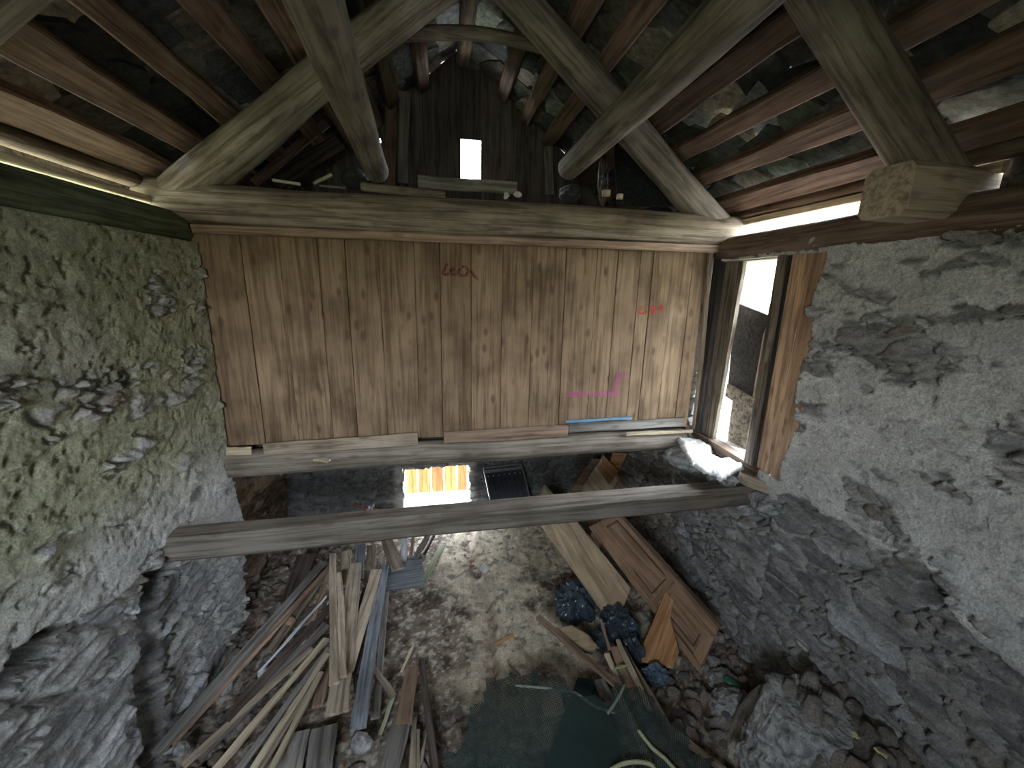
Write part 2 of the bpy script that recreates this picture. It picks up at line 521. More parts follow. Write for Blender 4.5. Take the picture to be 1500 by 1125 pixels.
def rock(name, c, size, mat, label=None, cat='stone', group=None, parent=None, sub=3, amp=.35, seed=None, flat=0):
    bm_v = []; 
    import bmesh
    bm = bmesh.new(); bmesh.ops.create_icosphere(bm, subdivisions=sub, radius=1)
    s = seed if seed is not None else random.random()*90
    P_ = np.array([v.co[:] for v in bm.verts])
    d = fbm(P_[:, 0]*1.4+s+20, P_[:, 1]*1.4+P_[:, 2]*1.1+20, 2, 3)+.6*fbm(P_[:, 2]*2+s+9, P_[:, 0]*1.6-P_[:, 1]*2+33, 4, 3)
    F1, F2, i1, _ = voro(P_[:, 0]*1.3+s+11, P_[:, 1]*1.3+P_[:, 2]+13, 2)
    P_ = P_*(1+amp*(d-.8)+amp*.5*(i1-.5))[:, None]
    lay_ = np.round((P_[:, 2]+.25*P_[:, 0])*7+1.2*fbm(P_[:, 0]*2+s, P_[:, 1]*2+5, 7, 3))
    P_[:, :2] *= (1+amp*.45*(_T[(lay_.astype(int)*7) % 256, 3]-.5)+amp*.25*(fbm(P_[:, 0]*6+9, P_[:, 1]*6+P_[:, 2]*9+9, 8, 3)-.5))[:, None]
    if flat: P_[:, 2] = np.minimum(P_[:, 2], flat+.04*P_[:, 0])
    for v, p in zip(bm.verts, P_): v.co = (p[0]*size[0], p[1]*size[1], p[2]*size[2])
    me = bpy.data.meshes.new(name); bm.to_mesh(me); bm.free()
    me.materials.append(mat)
    o = bpy.data.objects.new(name, me); COL.objects.link(o)
    o.location = c; o.rotation_euler = (0, 0, random.random()*6)
    if parent: child(o, parent)
    if label: tag(o, label, cat, group)
    return o


def relief(name, org, ud, vd, nd, U0, U1, V0, V1, step, fn, mat, thick=.5, keep=None, kind='structure', parent=None):
    """masonry or ground built as a solid with real relief; fn(u, v) gives height and colour"""
    us = np.linspace(U0, U1, int((U1-U0)/step)+1); vs = np.linspace(V0, V1, int((V1-V0)/step)+1)
    UU, VV = np.meshgrid(us, vs, indexing='ij')
    H, C = fn(UU, VV)
    org, ud, vd, nd = map(np.array, (org, ud, vd, nd))
    pos = org+UU[..., None]*ud+VV[..., None]*vd+H[..., None]*nd
    back = org+UU[..., None]*ud+VV[..., None]*vd-thick*nd
    nu, nv = UU.shape; Nn = nu*nv
    idx = np.arange(Nn).reshape(nu, nv)
    q = np.stack([idx[:-1, :-1], idx[1:, :-1], idx[1:, 1:], idx[:-1, 1:]], -1)
    uc = (UU[:-1, :-1]+UU[1:, 1:])/2; vc = (VV[:-1, :-1]+VV[1:, 1:])/2
    k = np.ones(uc.shape, bool) if keep is None else keep(uc, vc)
    if np.dot(np.cross(ud, vd), nd) < 0: q = q[..., ::-1]
    kq = q[k]
    # boundary edges
    e = np.concatenate([kq[:, [i, (i+1) % 4]] for i in range(4)])
    key = np.sort(e, 1); kk = key[:, 0].astype(np.int64)*Nn+key[:, 1]
    _, first, cnt = np.unique(kk, return_index=True, return_counts=True)
    be = e[first[cnt == 1]]
    sides = np.stack([be[:, 1], be[:, 0], be[:, 0]+Nn, be[:, 1]+Nn], -1)
    F_ = np.concatenate([kq, kq[:, ::-1]+Nn, sides])
    V_ = np.concatenate([pos.reshape(-1, 3), back.reshape(-1, 3)])
    used = np.unique(F_); remap = np.full(2*Nn, -1); remap[used] = np.arange(len(used))
    me = bpy.data.meshes.new(name)
    me.vertices.add(len(used)); me.vertices.foreach_set('co', V_[used].ravel().astype(np.float32))
    nf = len(F_)
    me.loops.add(nf*4); me.loops.foreach_set('vertex_index', remap[F_].ravel().astype(np.int32))
    me.polygons.add(nf); me.polygons.foreach_set('loop_start', (np.arange(nf)*4).astype(np.int32))
    me.polygons.foreach_set('loop_total', np.full(nf, 4, np.int32))
    sm = np.zeros(nf, bool); sm[:len(kq)] = True
    me.polygons.foreach_set('use_smooth', sm)
    me.update(calc_edges=True)
    Cc = np.concatenate([C.reshape(-1, 3)]*2)[used]
    a = me.color_attributes.new('tint', 'FLOAT_COLOR', 'POINT')
    a.data.foreach_set('color', np.concatenate([Cc, np.ones((len(Cc), 1))], 1).ravel().astype(np.float32))
    me.materials.append(mat)
    o = bpy.data.objects.new(name, me); COL.objects.link(o)
    if parent: o.parent = parent
    if kind: o['kind'] = kind
    return o


G = lambda *c: np.array(c, float)


def masonry(u, v, plaster, seed=0, holes=(), sx_=2.6, sy_=7.5, dark=1.0, lime=G(.52, .52, .49), tint=None, tilt=.0):
    """rubble stones in thick mortar, partly under rough lime render. plaster: mask 0..1"""
    wu = u+.10*(fbm(u*2, v*2, seed+1)-.5)+tilt*v; wv = v+.10*(fbm(u*2.2+9, v*2.2, seed+2)-.5)+.05*(fbm(u*7, v*7, seed+8)-.5)
    F1, F2, I, J = voro(wu*sx_+50, wv*sy_+50, seed)
    F1b, F2b, I2, J2 = voro(wu*sx_*2.3+90, wv*sy_*2.0+20, seed+3)
    small = J > .62
    edge = np.where(small, (F2b-F1b)*.8, F2-F1); idv = np.where(small, I2, I); jd = np.where(small, J2, J)
    stone = sst(.05, .22, edge)
    fine = fbm(u*22, v*22, seed+4, 4)-.5; mid = fbm(u*6, v*9, seed+5, 4)-.5
    lay = fbm(u*5+idv*40, v*42, seed+6, 3)-.5
    h = stone*(.018+.06*idv)+.035*lay*stone+.02*mid+.03*fine
    base = mixc(G(.20, .20, .205), G(.40, .39, .37), idv)
    base = mixc(base, G(.27, .22, .16), sst(.72, .95, jd)*.7)
    base = mixc(base, G(.50, .51, .52), sst(.93, .97, idv))
    base = base*(1+.9*lay[..., None]+.8*fine[..., None])
    mort = G(.43, .42, .39)*(.75+.6*(fbm(u*12, v*12, seed+9)))[..., None]
    col = mixc(mort, base, stone)
    crack = sst(.06, .0, edge)*sst(.38, .6, fbm(u*3.5, v*3.5, seed+12))
    h = h-.05*crack; col = mixc(col, G(.05, .045, .04), crack*.8)
    # render coat with stones showing through
    pn = fbm(u*3.0, v*6.0, seed+7, 5)
    show = sst(.05, .16, (plaster*.9-.46)-(pn-.5)*1.5+(.42-idv)*.45)
    ph = .035+.03*(fbm(u*7, v*11, seed+10, 5)-.5)+.018*mid+.013*(fbm(u*30, v*38, seed+16, 3)-.5)
    pc = lime*(.72+.56*fbm(u*7, v*11, seed+11, 5)*(.6+.8*fbm(u*28, v*34, seed+17, 3)))[..., None]
    pit = sst(.66, .74, fbm(u*26, v*30, seed+14, 3))
    ph = ph-.02*pit; pc = mixc(pc, pc*.5, pit*.6)
    if tint is not None: pc = mixc(pc, pc*tint, sst(.2, .75, fbm(u*1.2, v*1.2, seed+15)+.25)*sst(1.9, 2.45, v+.3*(fbm(u*2, v*2, seed+18)-.5)))  # tint follows the light boundary: dim green light put into the upper render's colour
    h = h*(1-show)+np.maximum(ph, h*.6)*show
    col = mixc(col, pc, show)
    for (hu, hv, ru, rv, dp) in holes:
        d = np.hypot((u-hu)/ru, (v-hv)/rv)+(fbm(u*14, v*14, seed+13)-.5)*.9
        k = sst(1.1, .75, d)
        h = h-dp*k; col = mixc(col, col*.55, k)
    return h, np.clip(col*dark, .01, .9)


def poly_mask(pts, u, below=True):
    xs = [p[0] for p in pts]; ys = [p[1] for p in pts]
    return np.interp(u, xs, ys)


# ================================================================== SETTING
# left wall: room face at x = -2.1, normal +X
def f_left(u, v):           # u = y, v = z
    line = poly_mask([(-1.5, 1.7), (1.9, 1.95), (2.16, 1.88), (2.48, 1.80), (2.85, 1.72), (3.0, 1.60), (3.6, 1.35), (4.3, 1.2), (6.4, 1.0)], u)
    line = line+.10*(fbm(u*4, v*4, 21)-.5)
    k = sst(-.03, .03, v-line)
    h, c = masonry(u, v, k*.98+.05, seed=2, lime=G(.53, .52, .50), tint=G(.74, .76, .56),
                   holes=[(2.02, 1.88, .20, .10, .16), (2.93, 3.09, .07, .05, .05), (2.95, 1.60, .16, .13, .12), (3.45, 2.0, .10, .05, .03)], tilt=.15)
    h = h+k*.06
    # shallow slot in the masonry below the cross beam
    slot = sst(.16, .02, np.abs(u-(2.80-.08*(1.5-v))))*sst(1.62, 1.5, v)
    h = h-.12*slot
    h = h-.10*sst(1.7, .2, v)                 # battered foot
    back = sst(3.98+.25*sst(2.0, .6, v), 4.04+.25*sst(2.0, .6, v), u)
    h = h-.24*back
    c = mixc(c, c*G(.55, .40, .30), back)  # far stretch browned darker: shade behind the partition put into the colour
    return h, c


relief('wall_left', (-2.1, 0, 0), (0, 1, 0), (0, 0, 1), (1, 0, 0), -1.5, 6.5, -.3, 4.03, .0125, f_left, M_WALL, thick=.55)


def f_right(u, v):
    line = poly_mask([(-1.5, 1.75), (1.17, 1.85), (1.4, 1.90), (1.6, 1.95), (1.72, 2.08), (2.1, 2.10), (2.65, 2.08), (2.8, 1.95), (4, 2.0), (6.4, 1.6)], u)
    line = line+.12*(fbm(u*4, v*4, 31)-.5)
    k = sst(-.04, .04, v-line)
    h, c = masonry(u, v, k*.55+.25*sst(1.2, 2.2, v)+.05, seed=6, lime=G(.72, .72, .69),
                   holes=[(1.62, 1.98, .09, .09, .10), (2.23, 3.09, .06, .03, .05), (2.95, 1.7, .16, .1, .08)], tilt=-.1)
    h = h+k*.045
    h = h-.08*sst(1.6, .2, v)
    back = sst(4.05, 4.15, u)
    c = mixc(c, c*G(.85, .78, .70), back)
    return h, c


relief('wall_right', (2.93, 0, 0), (0, 1, 0), (0, 0, 1), (-1, 0, 0), -1.5, 6.5, -.3, 4.20, .0125, f_right, M_WALL, thick=.5,
       keep=lambda u, v: ~((u > 2.72+.03*np.sin(v*9)) & (u < 4.02) & (v > 2.14) & (v < 4.02)))


def f_far(u, v):
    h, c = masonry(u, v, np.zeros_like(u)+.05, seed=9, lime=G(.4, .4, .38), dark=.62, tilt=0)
    e = sst(.16, .02, np.maximum(np.abs(u+.12)-.55, np.abs(v-.42)-.42))
    c = mixc(c, G(.62, .60, .56)*(.8+.4*fbm(u*9, v*9, 5))[..., None], e*.9)
    return h, c


relief('wall_far', (0, 6.2, 0), (1, 0, 0), (0, 0, 1), (0, -1, 0), -2.9, 3.5, -.3, 4.3, .022, f_far, M_WALL, thick=.5,
       keep=lambda u, v: ~((u > -.64+.02*np.sin(v*20)) & (u < .42+.02*np.sin(v*27)) & (v > .07) & (v < .86)))


# rear wall behind the camera; its opening is added to light the right wall
relief('wall_rear', (0, -1.5, 0), (1, 0, 0), (0, 0, 1), (0, 1, 0), -2.9, 3.6, -.3, 4.3, .05, lambda u, v: masonry(u, v, np.ones_like(u)*.5, seed=14), M_WALL, thick=.3,
       keep=lambda u, v: ~((u > -1.75) & (u < -.35) & (v > 3.0) & (v < 4.15)))
_V = [(-2.9, -1.55, 4.25), (3.6, -1.55, 4.25), (.35, -1.55, 6.85), (-2.9, -1.60, 4.25), (3.6, -1.60, 4.25), (.35, -1.60, 6.85)]
tag(mk('wall_rear_gable', _V, [(0, 1, 2), (5, 4, 3), (0, 3, 4, 1), (1, 4, 5, 2), (2, 5, 3, 0)], W['gable']), kind='structure')


# earth floor
def ledge_x(v):
    return .46+.05*np.sin(v*2.1)+.03*np.sin(v*7)


def f_floor(u, v):
    n1 = fbm(u*1.6, v*1.6, 40, 5); n2 = fbm(u*9, v*9, 41, 5); n3 = fbm(u*24, v*24, 43, 3)
    F1, F2, I, J = voro(u*16+60, v*16+60, 5)
    F1c, F2c, Ic, Jc = voro(u*34+10, v*34+60, 8)
    dirt = mixc(G(.085, .06, .045), G(.25, .19, .145), sst(.3, .7, n2))
    fleck = sst(.52, .66, n3)*sst(.3, .6, n2)
    dirt = mixc(dirt, G(.62, .57, .47), fleck*.95)
    dirt = mixc(dirt, mixc(G(.30, .19, .13), G(.40, .37, .33), Ic), sst(.72, .8, Jc)*.7)
    hay = G(.66, .57, .43)*(.45+1.0*fbm(u*20, v*14, 44, 5))[..., None]
    hay = mixc(hay, G(.20, .16, .12), sst(.60, .70, fbm(u*15+7, v*15+3, 46, 4))*.8)
    lx = ledge_x(v)
    right = sst(-.02, .03, u-lx)
    pal = sst(.40, .60, fbm(u*2.3+4, v*2.3+2, 45, 5)+.16*right-.04+.18*sst(3.6, 5.2, v)-.25*sst(1.2, 2.0, u)-.30*sst(.35, -.6, u)-.20*sst(3.2, 2.6, v))
    c = mixc(dirt, hay, pal*.85)
    h = .04*n1+.035*n2+.015*n3+.05*right
    gut = np.exp(-((u-lx+.06)/.07)**2)
    h = h-.05*gut+.03*gut*I
    c = mixc(c, mixc(G(.20, .13, .10), G(.50, .42, .36), I), gut*sst(.05, .2, F2-F1)*.9)
    # loose rubble in the foreground and at the wall feet
    rub = sst(3.1, 2.3, v)*.7+sst(-1.3, -2.0, u)*.6+sst(1.9, 2.6, u)*.8
    rub = np.clip(rub+.5*(fbm(u*2, v*2, 47)-.5), 0, 1)
    F1, F2, I, J = voro(u*9+3, v*9+8, 7)
    st = sst(.05, .25, F2-F1)*sst(.35, .5, J)
    h = h+rub*st*(.03+.09*I)
    c = mixc(c, mixc(G(.17, .155, .14), G(.48, .46, .43), I), rub*st*.85)
    c = mixc(c, G(.30, .17, .09), rub*st*sst(.86, .9, J)*.6)
    # bank of earth and stones against the right wall, rising towards the camera
    bank = sst(2.2, 2.5, u+.15*(n1-.5))*sst(2.5, 2.05, v+.2*(n1-.5))
    h = h+bank*.74+bank*.14*(n1-.5)
    c = mixc(c, G(.22, .20, .18)*(.5+1.1*n2)[..., None], bank*.7)
    return h, np.clip(c, .015, .85)


relief('floor', (0, 0, 0), (1, 0, 0), (0, 1, 0), (0, 0, 1), -2.6, 3.2, -1.6, 6.3, .0145, f_floor, M_FLOOR, thick=.4)

# ---- timber partition on the sill log
seams_px = [283, 367, 421, 475, 513, 560, 610, 646, 690, 735, 778, 824, 868, 897, 929, 947, 977, 1004, 1024]
sx_list = [P(x, 480, 'y', 4.0).x for x in seams_px]
sx_list[0] = -2.12
dark_gap = {367: .012, 475: .005, 560: .004, 646: .006, 690: .004, 824: .014, 897: .010, 929: .006, 947: .008, 1004: .010}
long_planks = {367, 610, 824}
V = []; Fc = []; R_ = []
rr = random.Random(3)
for i in range(len(sx_list)-1):
    a, b_ = sx_list[i], sx_list[i+1]
    g = dark_gap.get(seams_px[i], .0025)
    bot = 2.20+rr.uniform(-.004, .004)
    y0 = 4.0+rr.uniform(-.006, .006)
    x0, x1 = a+g/2, b_-.0015
    lean = .012*math.sin(i*2.1)
    nz = 9; base = len(V)
    for k in range(nz+1):
        z = bot+(4.19-bot)*k/nz
        s = k/nz
        ww = rr.uniform(-.0015, .0015)
        for (xx, yy) in ((x0+ww+lean*0, y0+.004), (x0+ww+.004, y0), (x1+ww-.004, y0), (x1+ww, y0+.004), (x1+ww, y0+.03), (x0+ww, y0+.03)):
            V.append((xx, yy+.004*math.sin(s*3+i), z)); R_.append((i*.618) % 1)
    for k in range(nz):
        for j in range(6):
            p = base+k*6+j; q = base+k*6+(j+1) % 6
            Fc.append((p, q, q+6, p+6))
    Fc.append(tuple(base+j for j in reversed(range(6)))); Fc.append(tuple(base+nz*6+j for j in range(6)))
part = mk('wall_back', V, Fc, W['partition'])
at = part.data.attributes.new('rnd', 'FLOAT', 'POINT'); at.data.foreach_set('value', R_)
tag(part, kind='structure')


def stroke(pts, w, mat, parent=part):
    """painted stroke lying on the plank face"""
    Pp = [P(x, y, 'y', 3.985) for x, y in pts]
    V = []; Fc = []
    for i, p in enumerate(Pp):
        d = (Pp[min(i+1, len(Pp)-1)]-Pp[max(i-1, 0)]); d.y = 0; d.normalize()
        n = Vector((-d.z, 0, d.x))*w/2*(1+.25*math.sin(i*2.3))
        V += [p+n, p-n]
    for i in range(len(Pp)-1):
        Fc.append((2*i, 2*i+2, 2*i+3, 2*i+1))
    o = mk('painted_stroke', V, Fc, mat)
    o.parent = parent
    return o


# dull red "Leo" near the top of the partition, red "LEt" to the right, pink marks lower down
for s_ in ([(655, 386), (651, 395), (647, 402), (652, 402), (658, 401)],
           [(660, 398), (665, 394), (662, 391), (659, 396), (661, 402), (669, 402)],
           [(674, 393), (671, 399), (675, 404), (683, 403), (686, 396), (682, 390), (675, 391)],
           [(690, 396), (694, 404), (701, 410)]):
    stroke(s_, .024, M_REDD)
for s_ in ([(941, 448), (938, 454), (936, 459), (942, 459), (949, 457)],
           [(960, 449), (954, 451), (953, 458), (961, 457)], [(954, 454), (960, 453)],
           [(963, 452), (972, 449)], [(969, 446), (968, 456)]):
    stroke(s_, .024, M_REDP)
stroke([(829, 579), (845, 577), (865, 578), (885, 577), (903, 577)], .05, M_PINK)
stroke([(903, 579), (903, 565), (906, 546)], .045, M_PINK)
stroke([(906, 548), (912, 551), (919, 547)], .035, M_PINK)

# loft floor over the far lower room and attic floor behind the tie beam
def plank_deck(name, x0, x1, y0, y1, z, t, w, mat):
    V = []; Fc = []; R = []
    y = y0; i = 0
    while y < y1:
        b = len(V); v, f = boxVF(x0, x1, y, min(y+w-.004, y1), z-t, z+random.uniform(-.003, .003))
        V += v; Fc += [tuple(b+k for k in q) for q in f]; R += [(i*.618) % 1]*8; y += w; i += 1
    o = mk(name, V, Fc, mat); a = o.data.attributes.new('rnd', 'FLOAT', 'POINT'); a.data.foreach_set('value', R)
    return tag(o, kind='structure')


plank_deck('floor_loft', -2.3, 2.9, 4.14, 6.2, 2.14, .04, .2, W['dark'])
plank_deck('floor_attic', -2.3, 2.9, 4.12, 6.2, 4.34, .04, .22, W['dark'])

# gable boards with the small opening
V = []; Fc = []; R = []
gx = -2.6; i = 0
roofz = lambda x: 4.5+.8*(2.63-abs(x-.35))
hole_x0, hole_x1, hole_z0, hole_z1 = .32, .60, 5.18, 5.70
edges = [-2.45, -2.2, -1.95, -1.72, -1.48, -1.22, -1.0, -.765, -.735, -.62, -.5, -.2, .02, .32, .60, .80, 1.02, 1.27, 1.5, 1.78, 2.02, 2.3, 2.6, 2.95, 3.1]
for i in range(len(edges)-1):
    a, b_ = edges[i], edges[i+1]+(0 if abs(edges[i+1]-hole_x0) < .01 else .012)
    if (i == 7): continue
    top = lambda x: roofz(x)+.17
    segs = [(4.3, None)]
    if abs(a-hole_x0) < .01: segs = [(4.3, hole_z0), (hole_z1, None)]
    dy = .018*(i % 2)
    for (z0, z1) in segs:
        b0 = len(V)
        za, zb = (z1, z1) if z1 else (top(a), top(b_))
        for yy in (6.16+dy, 6.19+dy):
            V += [(a, yy, z0), (b_, yy, z0), (b_, yy, zb), (a, yy, za)]
        Fc += [tuple(b0+k for k in q) for q in ((0, 1, 2, 3), (7, 6, 5, 4), (0, 4, 5, 1), (1, 5, 6, 2), (2, 6, 7, 3), (3, 7, 4, 0))]
        R += [(i*.618) % 1]*8
# narrow chink left of the opening: board stops short
b0 = len(V)
for yy in (6.16, 6.19):
    V += [(-.765, yy, 4.3), (-.735, yy, 4.3), (-.735, yy, 5.35), (-.765, yy, 5.35)]
Fc += [tuple(b0+k for k in q) for q in ((0, 1, 2, 3), (7, 6, 5, 4), (0, 4, 5, 1), (1, 5, 6, 2), (2, 6, 7, 3), (3, 7, 4, 0))]; R += [.3]*8
b0 = len(V)
for yy in (6.16, 6.19):
    V += [(-.765, yy, 5.62), (-.735, yy, 5.62), (-.735, yy, 5.75), (-.765, yy, 5.75)]
Fc += [tuple(b0+k for k in q) for q in ((0, 1, 2, 3), (7, 6, 5, 4), (0, 4, 5, 1), (1, 5, 6, 2), (2, 6, 7, 3), (3, 7, 4, 0))]; R += [.3]*8
gb = mk('wall_gable', V, Fc, W['gable']); a_ = gb.data.attributes.new('rnd', 'FLOAT', 'POINT'); a_.data.foreach_set('value', R)
tag(gb, kind='structure')

# stone roof: overlapping irregular slates, one solid covering per slope
def roof(side, name):
    V = []; Fc = []; C = []
    rr = random.Random(5 if side > 0 else 6)
    d = 2.72
    row = 0
    sl = math.hypot(1, .8); ux, uz = side/sl, -.8/sl            # down-slope direction
    nx, nz = side*.8/sl, 1/sl                                    # outward normal
    while d > -.15:
        y = -1.7+rr.random()*.3
        while y < 6.45:
            w = rr.uniform(.34, .62); ln = rr.uniform(.50, .64)
            cx = .35+side*d; cz = 4.5+.8*(2.63-d)
            off = .135+rr.uniform(0, .02)
            k = 9; pts = []
            for j in range(k):
                an = 2*math.pi*j/k+rr.uniform(-.18, .18)
                q = 1+rr.uniform(-.26, .10)
                lx = max(-1, min(1, math.cos(an)*1.25))*w/2*q; ly = max(-1, min(1, math.sin(an)*1.25))*ln/2*q
                pts.append((lx, ly))
            t = rr.uniform(.02, .06)
            tl = .095+rr.uniform(-.035, .045); tw = rr.uniform(-.14, .14)
            tone = rr.uniform(.04, .17) if rr.random() < .8 else rr.uniform(.25, .42); grn = rr.random()
            colr = np.array([tone, tone, tone*.97]) if grn < .6 else np.array([tone*.92, tone*1.0, tone*.75]) if grn < .75 else np.array([tone*1.5, tone*1.3, tone*1.0])
            b0 = len(V)
            for lev in (0, 1):
                for (a, s) in pts:
                    n_ = off+lev*t+tl*(s/ln+.5)*.0-tl*(-s/ln)*.9+tw*a
                    s_ = s-ln/2+.06
                    V.append((cx+ux*s_+nx*n_, y+w/2+a, cz+uz*s_+nz*n_)); C.append((*colr, 1))
            Fc.append(tuple(b0+j for j in range(k))); Fc.append(tuple(b0+k+j for j in reversed(range(k))))
            for j in range(k):
                Fc.append((b0+(j+1) % k, b0+j, b0+k+j, b0+k+(j+1) % k))
            y += w*.80
        d -= .235; row += 1
    o = mk(name, V, Fc, M_SLATE)
    a = o.data.color_attributes.new('tint', 'FLOAT_COLOR', 'POINT'); a.data.foreach_set('color', np.array(C).ravel())
    tag(o, kind='structure')


tag(mk('gap_blocker_right', *boxVF(3.06, 3.10, -1.5, 1.92, 4.2, 4.62), W['dark']), kind='structure')  # added boards, this and the next three, blocking daylight through the eave gaps
tag(mk('gap_blocker_left', *boxVF(-2.50, -2.46, -1.5, 4.1, 4.385, 4.75), W['dark']), kind='structure')
tag(mk('gap_blocker_right_far', *boxVF(3.28, 3.34, 4.1, 6.2, 4.0, 4.62), W['dark']), kind='structure')
tag(mk('gap_blocker_left_far', *boxVF(-2.62, -2.56, 4.1, 6.2, 4.0, 4.75), W['dark']), kind='structure')
roof(1, 'ceiling_right'); roof(-1, 'ceiling_left')

# ================================================================== ROOF TIMBERS
def plane_pt(side, d, y, off):
    sl = math.hypot(1, .8)
    return Vector((.35+side*(d+.8/sl*off), y, 4.5+.8*(2.63-d)+off/sl))


bat_names = ['lowest, along the eave', 'second up from the eave', 'third up from the eave', 'fourth up from the eave', 'fifth up from the eave', 'sixth up from the eave', 'seventh up from the eave', 'eighth, next below the ridge']
for side, nm in ((1, 'right'), (-1, 'left')):
    ds = [2.54, 2.27, 2.00, 1.72, 1.44, 1.15, .86, .50] if side > 0 else [2.56, 2.28, 1.98, 1.68, 1.38, 1.1, .82, .48]
    for k, d in enumerate(ds):
        w = .16+.045*random.random()
        board('roof_batten', plane_pt(side, d, -1.5, .05), plane_pt(side, d+random.uniform(-.03, .03), 6.15, .05), w, .095,
              W['batten'], 'rough brown roof batten under the %s slope, %s' % (nm, bat_names[k]), 'batten', 'battens under the %s roof slope' % nm,
              roll=side*math.atan(.8), rough=.016)
log('ridge_pole', (.35, -1.5, 6.62), (.35, 6.15, 6.62), .10, .09, W['logdark'], 'dark ridge pole under the peak of the roof', 'pole')

RO = .17


def rafter(side, y, d0, d1, r, label, mat=W['log']):
    log('rafter', plane_pt(side, d0, y, -RO-.01), plane_pt(side, d1, y, -RO-.01), r, r*.92, mat, label, 'rafter', 'round roof rafters', bump=.10)


rafter(1, 4.0, 2.70, .10, .155, 'round rafter rising from the right end of the tie beam')
rafter(-1, 4.0, 2.72, .10, .165, 'thick round rafter rising from the left end of the tie beam')
rafter(1, 2.08, 2.66, .10, .135, 'pale round rafter standing on the sawn beam stub at the right wall')
rafter(-1, 2.08, 2.66, .10, .135, 'dark round rafter above the beam stub at the left wall')

tie = log('tie_beam', (-2.34, 3.98, 4.335), (3.35, 3.98, 4.325), .168, .15, W['log'], 'long debarked tie beam lying across the top of the plank partition', 'beam', bump=.06)
board('partition_head_rail', (-2.0, 3.93, 4.135), (2.86, 3.93, 4.15), .07, .07, W['red'], 'thin reddish rail fixed along the underside of the tie beam', 'rail', rough=.006)
board('beam_stub', (2.49, 2.06, 4.28), (3.5, 2.06, 4.27), .27, .28, W['tan'], 'squared beam stub with a sawn dark end jutting from the right wall top', 'beam', rough=.008)
board('beam_stub', (-2.75, 2.06, 4.27), (-1.80, 2.06, 4.28), .25, .27, W['logdark'], 'dark brown beam stub jutting from the left wall top', 'beam', rough=.008)
log('wall_plate', (2.93, 3.98, 4.15), (2.93, -1.5, 4.15), .125, .13, W['logdark'], 'dark wall plate log lying along the top of the right wall', 'log')
log('wall_plate', (-2.13, 3.97, 4.15), (-2.13, -1.5, 4.11), .125, .135, W['mossy'], 'mossy wall plate log lying along the top of the left wall', 'log')
board('eave_board', (3.03, 4.3, 4.405), (3.03, 1.9, 4.405), .04, .06, W['pale'], 'pale eave board above the bright gap over the right wall', 'board')
board('eave_board', (-2.24, 3.85, 4.325), (-2.24, -1.5, 4.285), .05, .06, W['pale'], 'pale eave board beside the light gap over the left wall', 'board', roll=.3)
log('eave_log', (-2.33, 3.9, 4.475), (-2.33, -1.5, 4.45), .06, .06, W['logdark'], 'dark eave pole above the light gap over the left wall', 'log')
log('eave_log', (3.05, 4.4, 4.49), (3.05, -1.5, 4.49), .055, .055, W['logdark'], 'dark eave pole above the bright gap over the right wall', 'log')

log('loft_log', (-.33, -1.2, 4.77), (-.56, 4.4, 4.79), .118, .112, W['log'], 'grey round log running overhead to the tie beam, left one', 'log', 'round logs laid on the tie beam', bump=.05)
log('loft_log', (1.26, -1.2, 4.94), (1.37, 4.45, 4.95), .130, .115, W['log'], 'grey round log running overhead to the tie beam , right one', 'log', 'round logs laid on the tie beam', bump=.05)
# bent pole arching under the ridge
tube('bent_pole', [P(x, y, 'y', 4.25) for x, y in ((412, 118), (430, 96), (470, 76), (540, 57), (640, 48), (720, 52), (800, 72), (870, 92), (935, 112))], lambda s: .05-.008*math.sin(s*9), W['log'], 'thin bent pole arching between the two rafters under the ridge', 'pole')

# sill log, cross beam
log('sill_log', (-2.28, 4.03, 2.03), (2.75, 4.03, 2.05), .135, .125, W['beam'], 'grey round sill log carrying the plank partition', 'log', bump=.06)
board('cross_beam', (-2.42, 3.06, 1.785), (3.05, 3.10, 1.85), .21, .20, W['beam'], 'squared grey beam spanning the room below the partition', 'beam', rough=.006, w1=.19)

# pieces of board along the foot of the partition
def foot(x0, x1, ya, yb, mat, lab, h=.10, t=.03, y=3.955, z=None):
    a = P(x0, ya, 'y', y); b_ = P(x1, yb, 'y', y)
    return board('skirting_piece', a, b_, h, t, mat, lab, 'board', 'board pieces along the foot of the partition', roll=math.pi/2)


foot(327, 369, 661, 660, W['pale'], 'short yellowish piece at the partition foot by the left wall', h=.075)
foot(387, 612, 659, 642, W['tan'], 'long brown piece at the partition foot, left half', h=.125)
foot(650, 832, 641, 631, W['red'], 'reddish piece with a pale top edge at the partition foot, middle', h=.125)
foot(833, 1000, 627, 618, W['grey'], 'grey piece at the partition foot below the blue strip', h=.10)
foot(917, 1014, 636, 631, W['pale'], 'thin yellow piece lying lowest at the partition foot near the doorway', h=.04, y=3.92)
board('blue_strip', P(829, 618, 'y', 3.95), P(925, 612, 'y', 3.95), .03, .025, M_BLUE, 'thin blue strip on the ledge at the partition foot', 'strip')
board('loose_lath', P(446, 671, 'y', 3.98), P(482, 675, 'y', 3.86), .05, .022, W['pale'], 'short pale lath end resting on the sill log', 'lath')
board('corner_post', P(1041, 368, 'y', 3.96)+Vector((0, 0, -.02)), P(1020, 628, 'y', 3.96)+Vector((-.02, 0, 0)), .045, .05, W['tan'], 'narrow post at the right end of the plank partition', 'post', roll=0)

# ================================================================== DOORWAY in the right wall
def dquad(name, px, x, t, mat, parent=None, label=None, cat='board'):
    return slab(name, [P(a, b_, 'x', x) for a, b_ in px], t, mat, label, cat, parent)


